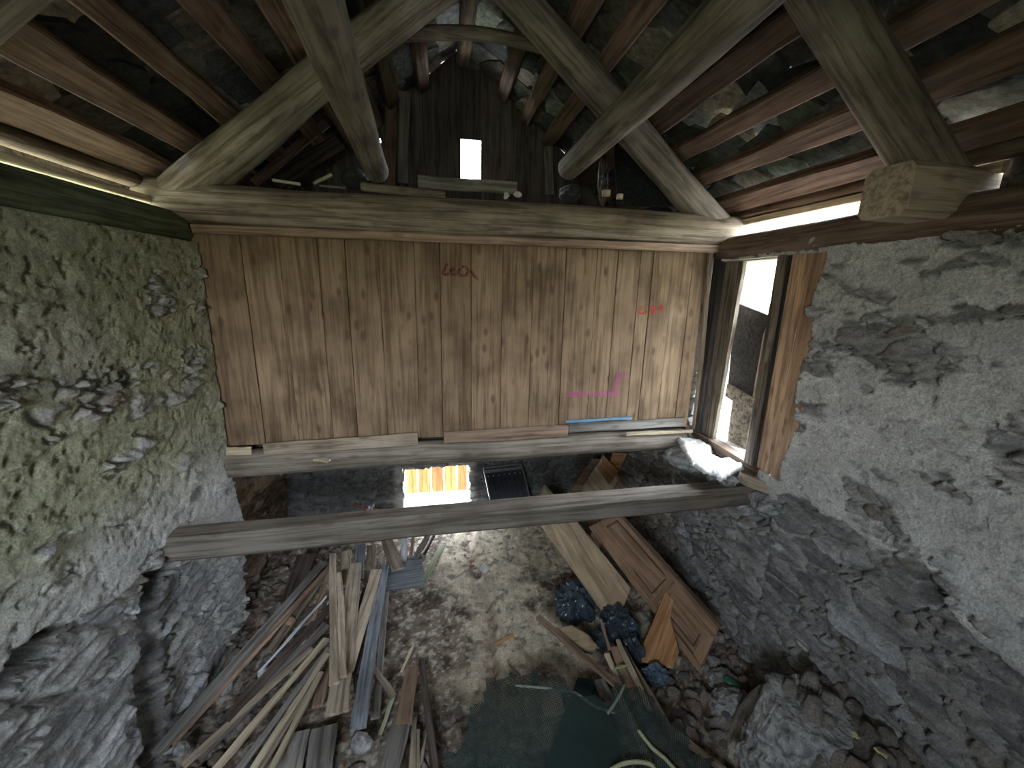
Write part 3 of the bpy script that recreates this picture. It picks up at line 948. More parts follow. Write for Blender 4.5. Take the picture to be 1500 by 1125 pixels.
def dbox(name, y0, y1, z0, z1, x0, x1, mat, parent, y0b=None, y1b=None):
    """upright board in the doorway plane; *b values are its extent at the foot"""
    y0b = y0 if y0b is None else y0b; y1b = y1 if y1b is None else y1b
    n = 12; V = []; Fc = []
    r_ = random.Random(int(y0*1000))
    for k in range(n+1):
        s = k/n; z = z0+(z1-z0)*s
        a = y0b+(y0-y0b)*s+r_.uniform(-.004, .004); b_ = y1b+(y1-y1b)*s+r_.uniform(-.004, .004)
        V += [(x0, a, z), (x1, a, z), (x1, b_, z), (x0, b_, z)]
    for k in range(n):
        for j in range(4):
            p = k*4+j; q = k*4+(j+1) % 4
            Fc.append((p, q, q+4, p+4))
    Fc += [(3, 2, 1, 0), (n*4, n*4+1, n*4+2, n*4+3)]
    o = mk(name, V, Fc, mat)
    o.parent = parent
    return o


dr = tag(empty('door_1', (0, 0, 0)), kind='structure')
dbox('corner_jamb', 3.88, 3.985, 2.1, 4.05, 2.84, 2.94, W['doordark'], dr)
dbox('jamb_board', 3.62, 3.875, 2.16, 4.02, 2.90, 2.94, W['doorgrey'], dr, 3.70, 3.875)
dbox('moulded_post', 3.06, 3.15, 2.10, 4.03, 2.84, 3.02, W['doorgrey'], dr)
dbox('moulding', 3.03, 3.06, 2.10, 4.03, 2.86, 2.98, W['doordark'], dr)
dbox('infill_board', 2.865, 3.03, 2.10, 4.03, 2.875, 2.92, W['doorboard'], dr)
dbox('infill_board', 2.69, 2.86, 2.05, 4.03, 2.87, 2.92, W['doorboard'], dr, 2.66, 2.86)
board('threshold', (2.90, 3.95, 2.13), (2.90, 2.98, 2.10), .14, .08, W['logdark'], parent=dr)
board('door_head', (2.95, 3.98, 4.04), (2.95, 2.7, 4.04), .12, .05, W['red'], parent=dr)
# dark half door hanging outside, ajar
hd = empty('half_door', (3.22, 3.45, 2.2)); tag(hd, 'dark sagging half door hanging outside the doorway in the right wall', 'door')
X = 3.10
dquad('door_panel', [(1079, 443), (1134, 464), (1106, 588), (1068, 566)], X, .035, W['doordark'], hd)
dquad('cross_rail', [(1067, 562), (1108, 586), (1104, 606), (1064, 580)], X-.04, .04, W['doorgrey'], hd)
dquad('door_foot', [(1075, 585), (1104, 603), (1092, 672), (1066, 655)], X, .035, W['doorgrey'], hd)
dquad('side_rail', [(1120, 490), (1127, 470), (1108, 590), (1103, 588)], X-.03, .03, W['pale'], hd)
# neighbouring white roof beyond
slab('neighbour_roof', [Vector((7.5, 9.5, 3.55)), Vector((9.5, 9.0, 3.9)), Vector((9.5, 5.5, 3.9)), Vector((7.5, 5.5, 3.45))], .1, M_WHITE, 'white corrugated roof edge seen beyond the doorway', 'roof')
# loose stepped block at the threshold and crumbled white plaster beside it
board('threshold_block', P(1084, 697, 'z', 2.02)+Vector((0, 0, 0)), P(1146, 722, 'z', 2.0), .13, .10, W['tan'], 'squared timber block lying below the boarded side of the doorway', 'block', rough=.01)


def patch(name, px, ax, val, mat, label, cat, amp=.05, grid=26, th=.03, bumpf=14):
    """lumpy mass with an outline given by a polygon on a plane"""
    pts = [P(a, b_, ax, val) for a, b_ in px]
    i = 'xyz'.index(ax); k = [j for j in range(3) if j != i]
    poly = [(p[k[0]], p[k[1]]) for p in pts]
    x0, x1 = min(p[0] for p in poly), max(p[0] for p in poly); y0, y1 = min(p[1] for p in poly), max(p[1] for p in poly)
    def sd(x, y):
        ins = False; dm = 9
        for a in range(len(poly)):
            (ax_, ay), (bx, by) = poly[a], poly[(a+1) % len(poly)]
            if (ay > y) != (by > y) and x < (bx-ax_)*(y-ay)/(by-ay)+ax_: ins = not ins
            ex, ey = bx-ax_, by-ay
            t_ = max(0, min(1, ((x-ax_)*ex+(y-ay)*ey)/(ex*ex+ey*ey+1e-9)))
            dm = min(dm, math.hypot(x-ax_-ex*t_, y-ay-ey*t_))
        return dm if ins else -dm
    V = []; Fc = []; idm = {}
    n = grid
    sgn = -1 if i == 0 else 1
    cen = [0, 0, 0]; cen[i] = val; cen[k[0]] = (x0+x1)/2; cen[k[1]] = (y0+y1)/2
    m = max(x1-x0, y1-y0)/n
    nx_, ny_ = int((x1-x0)/m)+2, int((y1-y0)/m)+2
    for a in range(nx_+1):
        for b_ in range(ny_+1):
            x = x0+a*m; y = y0+b_*m
            s = sd(x, y)
            if s < -m*1.2: continue
            hgt = th*min(1, max(0, (s+m)/(m*3)))+amp*float(fbm(np.array([x*bumpf+40]), np.array([y*bumpf+40]), 3, 4)[0]-.35)*min(1, max(0, (s+m)/(m*2)))
            if s < 0: hgt = -.02
            v = [0, 0, 0]; v[i] = sgn*hgt; v[k[0]] = x-cen[k[0]]; v[k[1]] = y-cen[k[1]]
            idm[(a, b_)] = len(V); V.append(v)
    for (a, b_), q in list(idm.items()):
        if all((a+da, b_+db) in idm for da, db in ((1, 0), (1, 1), (0, 1))):
            Fc.append((q, idm[(a+1, b_)], idm[(a+1, b_+1)], idm[(a, b_+1)]))
    o = mk(name, V, Fc, mat, smooth=True, mw=Matrix.Translation(cen))
    sol = o.modifiers.new('thickness', 'SOLIDIFY'); sol.thickness = .015; sol.offset = -1 if sgn > 0 else 1
    if label: tag(o, label, cat)
    return o


patch('fallen_plaster', [(993, 640), (1020, 643), (1044, 650), (1040, 665), (1058, 672), (1078, 664), (1090, 682), (1072, 690), (1056, 702), (1046, 690), (1030, 690), (1014, 676), (1004, 660)], 'z', 2.1, M_LIME,
      'crumbled white plaster heaped on the wall ledge below the doorway', 'plaster', amp=.05, th=.006, grid=44, bumpf=34)
rock('wall_stone', P(1066, 703, 'z', 2.0), (.09, .08, .06), M_STONE, 'grey stone on the ledge between the white plaster and the timber block')
rock('ledge_rubble', P(1010, 668, 'z', 1.96)+Vector((.05, 0, -.05)), (.16, .34, .14), M_STONE, 'lumpy masonry ledge at the right end of the sill log', 'masonry')
rock('ledge_rubble', P(1060, 690, 'z', 1.95)+Vector((.05, 0, -.06)), (.30, .22, .13), M_STONE, 'lumpy masonry ledge under the doorway threshold', 'masonry')
rock('ledge_rubble', P(1120, 735, 'z', 1.85)+Vector((.10, 0, 0)), (.2, .24, .12), M_STONE, 'lumpy masonry where the cross beam enters the right wall', 'masonry')

# ================================================================== FAR HATCH and outside
wn = tag(empty('window_1', (0, 0, 0)), kind='structure')
s_ = mk('window_sill', *boxVF(-.62, .42, 6.12, 6.72, .02, .075), M_LIME); s_.parent = wn
l_ = mk('window_lintel', *boxVF(-.75, .55, 6.22, 6.7, .85, .93), W['logdark']); l_.parent = wn
fe = empty('board_fence', (0, 7.2, .1)); tag(fe, 'orange board fence with gaps seen through the low hatch', 'fence')
fx = -1.2
for k in range(8):
    x0 = -.47-.245*2+k*.245
    o = mk('fence_board', *boxVF(x0, x0+.222, 7.2, 7.225, -.12, .75), W['fence']); o.parent = fe; o.matrix_parent_inverse = Matrix.Translation((0, -7.2, -.1))
for x0 in (-1.0, .9):
    o = mk('fence_post', *boxVF(x0, x0+.08, 7.225, 7.29, -.35, .8), W['fence']); o.parent = fe; o.matrix_parent_inverse = Matrix.Translation((0, -7.2, -.1))
o = mk('fence_rail', *boxVF(-1.0, 1.0, 7.225, 7.26, .5, .58), W['fence']); o.parent = fe; o.matrix_parent_inverse = Matrix.Translation((0, -7.2, -.1))
tag(mk('ground_outside', *boxVF(-6, 6, 6.71, 12, -.45, -.22), M_GROUND), kind='structure')
# tuft of grass in the hatch
V = []; Fc = []
for k in range(40):
    x = random.uniform(-.06, .06); y = random.uniform(-.05, .05); h = random.uniform(.08, .2); dx = random.uniform(-.06, .06)
    b0 = len(V); V += [(x, y, 0), (x+.008, y, 0), (x+dx+.005, y+random.uniform(-.04, .04), h)]; Fc.append((b0, b0+1, b0+2))
g_ = mk('grass_tuft', V, Fc, M_GRASS, mw=Matrix.Translation((.45, 7.05, -.22)))
tag(g_, 'small green grass tuft outside the hatch at its right edge', 'grass', kind='stuff')

# framed dark panel leaning at the far wall
pn = empty('framed_panel', P(745, 745, 'z', .1)); tag(pn, 'dark ribbed metal-framed panel leaning at the far wall right of the hatch', 'panel')
TL, TR, BR, BL = P(709, 686, 'y', 6.02), P(763, 680, 'y', 6.02), P(780, 745, 'y', 5.55), P(722, 755, 'y', 5.55)
slab('panel_sheet', [BL, BR, TR, TL], .02, M_PANELD, parent=pn)
nn = (BR-BL).cross(TL-BL).normalized()*(-1)
if nn.y > 0: nn = -nn
for a, b_ in ((TL, TR), (TR, BR), (BL, TL), (BR, BL)):
    board('frame_bar', a+nn*.015, b_+nn*.015, .022, .035, M_METAL, parent=pn)
q1, q2 = TL.lerp(BL, .16), TR.lerp(BR, .16)
tb = board('top_bar', TL.lerp(BL, .1)+nn*.02, TR.lerp(BR, .1)+nn*.02, .09, .01, M_METAL, parent=pn, roll=math.pi/2+.3)
for k in range(7):
    p = q1.lerp(q2, (k+.5)/7)+nn*.03+Vector((0, 0, -.03))
    rock('clip', p, (.010, .008, .012), M_WHITE, parent=tb, sub=1)
for k in range(14):
    s = (k+.5)/14
    tube('rib', [q1.lerp(q2, s)+nn*.014, BL.lerp(BR, s)+nn*.014], .006, M_PANELD, parent=pn, seg=5, res=1)
tube('hanging_loop', [P(735, 687, 'y', 6.0), P(733, 678, 'y', 6.0), P(737, 674, 'y', 6.0), P(740, 679, 'y', 6.0), P(738, 688, 'y', 6.0)], .005, M_METAL, parent=pn, seg=5)

# ================================================================== ATTIC things behind the tie beam
log('short_log', P(532, 273, 'y', 4.35), P(650, 285, 'y', 4.35), .04, .035, W['log'], 'thin pole lying on the tie beam left of the gable opening', 'pole')
board('attic_board', P(612, 266, 'y', 4.6), P(757, 276, 'y', 4.6), .12, .03, W['grey'], 'grey board standing on edge behind the tie beam below the gable opening', 'board', roll=math.pi/2)
board('attic_lath', P(400, 264, 'y', 4.3), P(440, 270, 'y', 4.3), .03, .025, W['greenish'], 'pale stick end on the tie beam, farthest left', 'stick')
board('attic_lath', P(460, 269, 'y', 4.3), P(486, 256, 'y', 4.3), .035, .025, W['greenish'], 'pale stick tilted up on the tie beam, left of the thin pole', 'stick')
board('attic_lath', P(468, 272, 'y', 4.25), P(505, 275, 'y', 4.25), .02, .02, W['grey'], 'small flat lath beside the tilted stick on the tie beam', 'stick')
board('leaning_board', P(372, 268, 'y', 4.9), P(478, 180, 'y', 5.3), .09, .03, W['red'], 'narrow reddish board leaning in the dark attic corner behind the left rafter', 'board', roll=1.2)
board('leaning_board', P(400, 262, 'y', 5.1), P(495, 205, 'y', 5.5), .22, .03, W['dark'], 'wide dark board leaning in the attic corner behind the left rafter', 'board', roll=1.2)
board('gable_strut', P(590, 268, 'y', 5.9), P(592, 135, 'y', 5.9), .13, .04, W['grey'], 'lighter upright board against the gable left of the opening', 'board', roll=0)
board('gable_strut', P(571, 272, 'y', 5.95), P(574, 150, 'y', 5.95), .15, .04, W['red'], 'dark reddish upright board beside the lighter one at the gable', 'board', roll=0)
board('gable_strut', P(805, 285, 'y', 5.9), P(803, 215, 'y', 5.9), .12, .04, W['grey'], 'short upright board at the gable right of the opening', 'board', roll=0)
slab('meshed_board', [P(905, 196, 'y', 4.75), P(1018, 305, 'y', 4.45), P(905, 300, 'y', 4.45), P(898, 225, 'y', 4.7)], .02, M_MESH, 'dark meshed triangular sheet leaning in the attic under the right rafter', 'sheet')
# wheel
wc = P(884, 265, 'y', 4.5); wh = empty('old_wheel', wc); tag(wh, 'dark old wheel rim standing in the attic behind the tie beam, right of the opening', 'wheel')


def ring(name, R, r, mat, par, sq=1.0, yoff=0, c=wc):
    V = []; Fc = []; n = 40; m = 8
    for a in range(n):
        A = 2*math.pi*a/n
        for b_ in range(m):
            B = 2*math.pi*b_/m
            rr_ = R+r*math.cos(B)
            V.append((rr_*math.cos(A)*.55, yoff+r*sq*math.sin(B)+rr_*math.cos(A)*.8, rr_*math.sin(A)))
    for a in range(n):
        for b_ in range(m):
            Fc.append((a*m+b_, ((a+1) % n)*m+b_, ((a+1) % n)*m+(b_+1) % m, a*m+(b_+1) % m))
    o = mk(name, V, Fc, mat, smooth=True); o.parent = par
    return o


ring('rim', .23, .022, M_IRON, wh)
ring('hub', .05, .025, M_IRON, wh, 2)
for k in range(8):
    A = 2*math.pi*k/8
    d = Vector((math.cos(A)*.55, math.cos(A)*.8, math.sin(A)))
    o = tube('spoke', [wc+d*.05, wc+d*.22], .012, M_IRON, seg=5, res=1); child(o, wh)
rock('attic_sack', P(835, 283, 'y', 4.5), (.14, .1, .09), M_RUBBER, 'dark lumpy sack on the attic floor left of the old wheel', 'sack')
rock('attic_sack', P(520, 262, 'y', 4.8), (.14, .1, .10), M_RUBBER, 'dark rounded lump on the attic floor left of the thin pole', 'sack')
for (x, y, s, lb) in ((888, 283, .035, 'small pale block on the tie beam in front of the old wheel'), (908, 288, .028, 'smallest pale block on the tie beam right of the old wheel')):
    c = P(x, y, 'y', 4.12)
    o = board('wood_block', c-Vector((s, 0, 0)), c+Vector((s, 0, 0)), .05, s*1.7, W['pale'], lb, 'block')
rock('paper_scrap', P(742, 286, 'y', 4.15), (.03, .02, .03), M_WHITE, 'crumpled white scrap on the tie beam below the gable opening', 'scrap', sub=2, amp=.9)
rock('paper_scrap', P(758, 284, 'y', 4.15), (.04, .02, .03), M_WHITE, 'crumpled blue-white scrap on the tie beam, right one', 'scrap', sub=2, amp=.9)

# ================================================================== FLOOR: timber pile on the left
PILE = 'loose timber heaped along the left wall'


def fb(x0, y0, x1, y1, z0, z1, w, t, mat, label, name='loose_board', cat='board', group=PILE, **k):
    return board(name, P(x0, y0, 'z', z0), P(x1, y1, 'z', z1), w, t, W[mat], label, cat, group, **k)


fb(521, 826, 494, 1045, .50, .46, .135, .025, 'tan', 'broad tan board in the middle of the left heap, nearest its end', w1=.17, name='loose_board')
fb(552, 835, 508, 985, .47, .40, .12, .022, 'tan', 'reddish tan board crossing under the broad tan board')
fb(562, 828, 524, 1068, .42, .40, .12, .025, 'bluegrey', 'blue-grey board dotted with nail heads right of the broad tan board')
fb(487, 812, 490, 1002, .58, .56, .075, .03, 'tan', 'narrow moulded lath lying over the broad tan board, left one')
fb(497, 840, 503, 992, .57, .56, .06, .03, 'tan', 'narrow moulded lath lying over the broad tan board, right one')
fb(543, 860, 508, 988, .33, .30, .16, .03, 'dark', 'dark slate-coloured board between the tan and blue-grey boards')
fb(519, 992, 524, 1052, .30, .22, .022, .02, 'bluegrey', 'thin grey stick beside the foot of the blue-grey board', name='stick', cat='stick')
fb(566, 860, 550, 1052, .22, .18, .07, .03, 'grey', 'weathered board mostly hidden right of the blue-grey board')
fb(472, 826, 228, 1104, .42, .30, .085, .04, 'grey', 'longest grey brown plank of the heap, nearest the left wall', name='long_plank')
fb(486, 828, 250, 1090, .40, .24, .06, .035, 'red', 'long reddish plank lying beside the longest grey plank', name='long_plank')
fb(468, 850, 395, 955, .22, .20, .09, .03, 'tan', 'short tan board under the long reddish plank')
fb(487, 825, 452, 925, .5, .30, .045, .025, 'red', 'thin reddish stick crossing the long planks', name='stick', cat='stick')
fb(488, 830, 440, 950, .44, .26, .04, .025, 'tan', 'thin tan stick beside the crossing reddish stick', name='stick', cat='stick')
fb(478, 874, 379, 985, .40, .34, .02, .02, 'whitewash', 'thin pale rod with blocks at its ends in the left heap', name='stick', cat='stick')
fb(490, 882, 330, 1055, .34, .26, .085, .03, 'dark', 'dark grey plank below the pale rod')
fb(478, 915, 290, 1110, .28, .20, .09, .03, 'grey', 'grey plank below the dark grey plank')
fb(456, 950, 268, 1122, .30, .22, .05, .03, 'tan', 'long tan strip left of the pale yellow strips')
fb(478, 936, 305, 1140, .34, .26, .055, .028, 'pale', 'uppermost of the pale yellow strips fanning to the bottom left', name='fresh_strip')
fb(482, 950, 332, 1150, .33, .25, .05, .028, 'grey', 'bark-edged strip between the pale yellow strips', name='fresh_strip')
fb(480, 958, 352, 1155, .34, .26, .05, .028, 'pale', 'middle of the pale yellow strips fanning to the bottom left', name='fresh_strip')
fb(474, 972, 368, 1150, .30, .24, .04, .028, 'tan', 'brown notched strip beside the middle pale strip', name='fresh_strip')
fb(470, 985, 386, 1150, .32, .26, .05, .028, 'pale', 'lowest and rightmost of the pale yellow strips', name='fresh_strip')
fb(478, 968, 466, 1035, .16, .14, .10, .03, 'red', 'reddish board end in the dark gap beside the pale strips')
fb(449, 812, 425, 880, .35, .15, .22, .02, 'dark', 'wide dark board leaning at the left wall under the cross beam')
fb(476, 1066, 462, 1160, .16, .16, .20, .03, 'grey', 'grey weathered board end at the bottom, right of the pair')
fb(435, 1074, 414, 1165, .15, .15, .20, .03, 'grey', 'grey weathered board end at the bottom, left of the pair')
fb(398, 1078, 380, 1160, .13, .13, .10, .03, 'grey', 'narrow grey board end left of the weathered pair')
fb(508, 808, 503, 856, .40, .38, .12, .025, 'pale', 'pale board end emerging from under the cross beam, leftmost')
fb(529, 798, 523, 850, .46, .40, .12, .025, 'bluegrey', 'blue-grey board end emerging from under the cross beam')
fb(545, 800, 541, 848, .34, .30, .12, .025, 'tan', 'short tan board end between the blue-grey ends')
fb(566, 790, 583, 834, .42, .38, .145, .025, 'tan', 'short tan board resting on the square grey panel')
fb(594, 780, 590, 822, .34, .30, .085, .025, 'whitewash', 'whitish board lying on the square grey panel')
fb(606, 780, 602, 812, .34, .31, .04, .02, 'red', 'thin brown piece beside the whitish board')
fb(628, 782, 608, 818, .32, .28, .075, .025, 'grey', 'pinkish grey board upper right of the square panel')
fb(638, 780, 622, 812, .28, .25, .03, .02, 'dark', 'thin dark lath right of the pinkish grey board', name='stick', cat='stick')
fb(648, 798, 619, 856, .16, .13, .085, .02, 'greenish', 'pale green lath lying right of the square grey panel', name='lath', cat='lath')
slab('square_panel', [P(x, y, 'z', .24) for x, y in ((566, 822), (618, 814), (622, 858), (563, 866))], .03, W['bluegrey'], 'square grey panel on the floor at the top of the timber heap', 'panel', group=None)
# blocks and stones in the heap
for (x, y, s, m_, lb) in ((486, 885, .05, M_STONEW, 'pale block at the upper end of the thin rod'), (428, 958, .06, M_STONEW, 'pale block under the thin rod in the left heap'),
                          (327, 1008, .06, M_STONE, 'grey stone between the long planks near the left wall'), (425, 910, .05, M_BRICK, 'reddish lump beside the crossing sticks'),
                          (385, 985, .04, M_STONEW, 'small pale lump at the lower end of the thin rod'), (266, 1097, .05, M_STONE, 'light grey lump near the foot of the longest plank'),
                          (528, 1088, .08, M_STONE, 'mossy stone at the foot of the blue-grey board')):
    rock('rubble_stone', P(x, y, 'z', .22), (s*1.2, s, s), m_, lb, sub=2)

# lower middle
MID = 'loose timber in the foreground rubble'
fb(548, 980, 577, 1020, .22, .20, .055, .03, 'tan', 'short tan stick touching the wide brown board', name='stick', cat='stick', group=MID)
fb(577, 1018, 557, 1076, .14, .10, .035, .02, 'greenish', 'yellow-green stick running from under the wide brown board', name='stick', cat='stick', group=MID)
fb(606, 944, 588, 985, .16, .16, .025, .012, 'pale', 'pale splinter pointing up from the wide brown board', name='splinter', cat='stick', group=MID)
fb(604, 978, 591, 1062, .26, .28, .115, .03, 'red', 'wide brown board ending at the splinter in the foreground', group=MID, w1=.13)
fb(590, 1050, 565, 1150, .27, .3, .15, .03, 'grey', 'wide purplish board continuing to the bottom edge', group=MID, w1=.15)
fb(606, 1052, 604, 1150, .16, .16, .05, .03, 'tan', 'tan lath between the wide board and the dark pole', group=MID)
fb(613, 1070, 612, 1150, .15, .15, .03, .03, 'tan', 'narrow tan lath beside its wider neighbour', group=MID)
fb(627, 1060, 617, 1120, .2, .2, .022, .02, 'tan', 'thin stick leaning by the dark pole', name='stick', cat='stick', group=MID)
log('dark_pole', P(618, 970, 'z', .2), P(640, 1150, 'z', .2), .028, .036, W['dark'], 'dark round pole beside the wide brown board', 'pole', group=MID)
fb(725, 944, 752, 930, .12, .12, .03, .02, 'orange', 'small orange stick on the pale floor left of the bags', name='stick', cat='stick', group=MID)

# ================================================================== FLOOR: right side things
ax_ = P(883, 900, 'z', .3)-P(793, 766, 'z', .6)
zt = lambda y: .95-.75*(y-712)/(905-712)
slab('plywood_sheet', [P(x, y, 'z', zt(y)) for x, y in ((797, 712), (824, 738), (924, 860), (921, 870), (906, 906), (882, 898), (793, 768), (784, 738))], .018, W['ply'],
     'large tan plywood sheet sloping from under the cross beam to the bags', 'sheet', axis=ax_)

# panelled door leaf
dl = empty('door_leaf', P(1035, 960, 'z', .2)); tag(dl, 'brown panelled door leaf leaning on its side along the right wall', 'door')
A, B, C_, D = P(878, 757, 'z', .85), P(905, 752, 'z', 1.05), P(1055, 918, 'z', .50), P(1025, 984, 'z', .12)
A = P(866, 772, 'z', .70)
n_ = (B-A).cross(D-A).normalized()
if n_.z < 0: n_ = -n_
slab('door_board', [A, B, C_, D], .02, W['doorw'], parent=dl, axis=D-A)
def onleaf(s, t_): return A.lerp(B, t_).lerp(D.lerp(C_, t_), s)+n_*.017
def leafstrip(s0, t0, s1, t1, nm, hw):
    a, b_ = onleaf(s0, t0), onleaf(s1, t1)
    d = (b_-a).normalized(); side_ = n_.cross(d).normalized()*hw
    slab(nm, [a-side_, b_-side_, b_+side_, a+side_], .018, W['doorw'], parent=dl, axis=b_-a)
def groove_shade(s0, t0, s1, t1):  # dark strip laid on the leaf, standing for the shade in a recess
    a, b_ = onleaf(s0, t0)-n_*.004, onleaf(s1, t1)-n_*.004
    d = (b_-a).normalized(); side_ = n_.cross(d).normalized()*.007
    slab('groove_shade', [a-side_, b_-side_, b_+side_, a+side_], .004, W['dark'], parent=dl, axis=b_-a)
for g in ((.05, .26, .58, .26), (.05, .84, .58, .84), (.06, .26, .06, .84), (.58, .26, .58, .84), (.66, .26, .92, .26), (.66, .84, .92, .84), (.66, .26, .66, .84), (.92, .26, .92, .84)):
    groove_shade(*g)
leafstrip(0, .07, 1, .07, 'stile', .035); leafstrip(0, .95, 1, .95, 'stile', .028)
leafstrip(.02, .1, .02, .93, 'rail', .04); leafstrip(.62, .1, .62, .93, 'rail', .03); leafstrip(.97, .1, .97, .93, 'rail', .05)
slab('edge_strip', [B+n_*.02, C_+n_*.02, C_-n_*.05, B-n_*.05], .02, W['red'], parent=dl, axis=C_-B)
tri = slab('wedge_board', [P(982, 850, 'z', .62), P(991, 856, 'z', .60), P(982, 905, 'z', .42), P(995, 955, 'z', .25), P(985, 980, 'z', .15), P(932, 968, 'z', .12)], .02, W['orange'],
           'orange wedge-shaped board leaning on the panelled door leaf', 'board', axis=P(982, 850, 'z', .62)-P(932, 968, 'z', .12))
# cluster leaning at the far right corner
slab('cabinet_side', [P(x, y, 'y', 5.3) for x, y in ((868, 672), (878, 672), (850, 725), (832, 724))], .03, W['doorw'], 'dark brown board with a pale edge leaning at the far wall', 'board')
slab('leaning_shelf', [P(x, y, 'y', 5.0) for x, y in ((883, 668), (908, 700), (884, 735), (848, 735), (855, 712))], .03, W['ply'], 'pale board with brown top leaning at the far right corner', 'board')
slab('leaning_shelf', [P(x, y, 'y', 4.93) for x, y in ((883, 666), (906, 690), (892, 710), (878, 690))], .03, W['orange'], 'orange-brown panel piece over the pale leaning board', 'board')
slab('leaning_shelf', [P(x, y, 'y', 5.15) for x, y in ((898, 663), (918, 664), (906, 692), (892, 682))], .03, W['orange'], 'orange board topmost at the far right corner', 'board')
slab('leaning_shelf', [P(x, y, 'y', 4.85) for x, y in ((911, 696), (919, 706), (902, 735), (890, 735))], .03, W['red'], 'small reddish board right of the leaning pale board', 'board')
slab('dark_door_side', [P(x, y, 'z', z) for x, y, z in ((876, 762, .75), (868, 772, .65), (890, 822, .25), (862, 788, .25))], .03, W['red'], 'dark reddish board under the upper end of the door leaf', 'board')
slab('wall_board', [P(x, y, 'y', 5.9) for x, y in ((846, 666), (868, 664), (850, 690), (842, 684))], .02, W['dark'], 'very dark board against the far wall behind the leaning boards', 'board')


def bag(name, c, size, mat, label, sub=5, amp=.5, fold=3.2):
    import bmesh
    bm = bmesh.new(); bmesh.ops.create_icosphere(bm, subdivisions=sub, radius=1)
    s = random.random()*60
    Pn = np.array([v.co[:] for v in bm.verts])
    d = np.abs(fbm(Pn[:, 0]*fold+s+20, Pn[:, 1]*fold+Pn[:, 2]*2+20, 2, 3)-.5)*2
    F1, F2, i1, _ = voro(Pn[:, 0]*2.4+s+11+Pn[:, 2], Pn[:, 1]*2.4+13, 2)
    d2 = fbm(Pn[:, 0]*1.1+s+3, Pn[:, 1]*1.1+20, 6, 2)
    Pn = Pn*(.8+amp*.5*(d2-.4)+amp*.8*(F1-.4)-amp*.35*d)[:, None]
    Pn[:, 2] = np.maximum(Pn[:, 2], -.5)
    for v, p in zip(bm.verts, Pn): v.co = (p[0]*size[0], p[1]*size[1], p[2]*size[2])
    me = bpy.data.meshes.new(name); bm.to_mesh(me); bm.free(); me.materials.append(mat)
    o = bpy.data.objects.new(name, me); COL.objects.link(o); o.location = c
    
    tag(o, label, 'bag', 'plastic rubbish bags')
    return o


bag('rubbish_bag', P(840, 885, 'z', .16), (.28, .33, .26), M_BAG, 'crumpled dark bin bag left of the plywood sheet end')
bag('rubbish_bag', P(905, 918, 'z', .16), (.26, .27, .24), M_BAG, 'crumpled dark bin bag under the plywood sheet end')
bag('rubbish_bag', P(925, 952, 'z', .14), (.14, .22, .18), M_BAG, 'folded dark plastic between the sheet and the orange wedge')
bag('rubbish_bag', P(958, 992, 'z', .12), (.17, .11, .13), M_BLUEBAG, 'small blue plastic scrap below the orange wedge')
bag('rubbish_bag', P(868, 940, 'z', .10), (.20, .16, .14), M_BAG, 'flattened dark plastic under the rounded slab')
patch('rounded_slab', [(812, 920), (838, 916), (862, 930), (876, 946), (866, 954), (846, 955), (824, 936)], 'z', .36, W['ply'], 'rounded tan offcut lying on the bags', 'offcut', amp=.02, th=.02)
RT = 'loose timber beside the bags'
fb(788, 904, 908, 1008, .40, .42, .06, .04, 'red', 'reddish batten crossing the rubble below the bags', group=RT)
fb(880, 908, 893, 952, .40, .34, .03, .02, 'red', 'thin upright stick in front of the bags', name='stick', cat='stick', group=RT)
fb(889, 958, 908, 1005, .36, .34, .05, .025, 'pale', 'short pale board with a clean end below the bags', group=RT)
fb(901, 948, 932, 1025, .34, .32, .10, .025, 'red', 'brown board wrapped with green tape', group=RT)
fb(905, 938, 952, 1040, .38, .34, .045, .03, 'pale', 'long pale batten pointing down from the bags', group=RT)
fb(912, 948, 990, 1085, .30, .28, .05, .025, 'tan', 'tan batten passing under the net', group=RT)
fb(903, 1010, 955, 1125, .26, .24, .06, .025, 'pale', 'pale board under the net running to the bottom', group=RT)
fb(972, 1060, 1075, 1140, .20, .20, .055, .025, 'tan', 'tan plank under the right edge of the net', group=RT)
fb(878, 996, 898, 1035, .30, .30, .09, .025, 'grey', 'short pinkish board end beside the dark tarpaulin', group=RT)
fb(803, 1000, 812, 1050, .2, .2, .2, .03, 'tan', 'tan board seen through the net', group=RT)
board('green_tape', P(899, 980, 'z', .40), P(917, 975, 'z', .40), .02, .006, M_GREEN, 'strip of green tape around the brown board', 'tape')
M_GT = plain('light_green_tape', (.35, .5, .25), .6); bpy.data.objects['green_tape'].data.materials[0] = M_GT

# tarpaulin and net
slab('tarpaulin', [P(x, y, 'z', z) for x, y, z in ((846, 992, .26), (868, 994, .26), (882, 1030, .25), (905, 1080, .24), (915, 1140, .24), (790, 1140, .24), (806, 1100, .24))], .012, M_TARP, 'dark green tarpaulin showing through the net at the bottom', 'tarpaulin')
pts_net = [(640, 1140), (672, 1075), (696, 1020), (720, 985), (770, 985), (820, 1005), (880, 1030), (914, 1005), (945, 1022), (1000, 1075), (1062, 1150)]
poly = [P(x, y, 'z', .42) for x, y in pts_net]+[P(1080, 1230, 'z', .42), P(600, 1230, 'z', .42)]


def inside(x, y):
    ins = False
    for a in range(len(poly)):
        p, q = poly[a], poly[(a+1) % len(poly)]
        if (p.y > y) != (q.y > y) and x < (q.x-p.x)*(y-p.y)/(q.y-p.y)+p.x: ins = not ins
    return ins


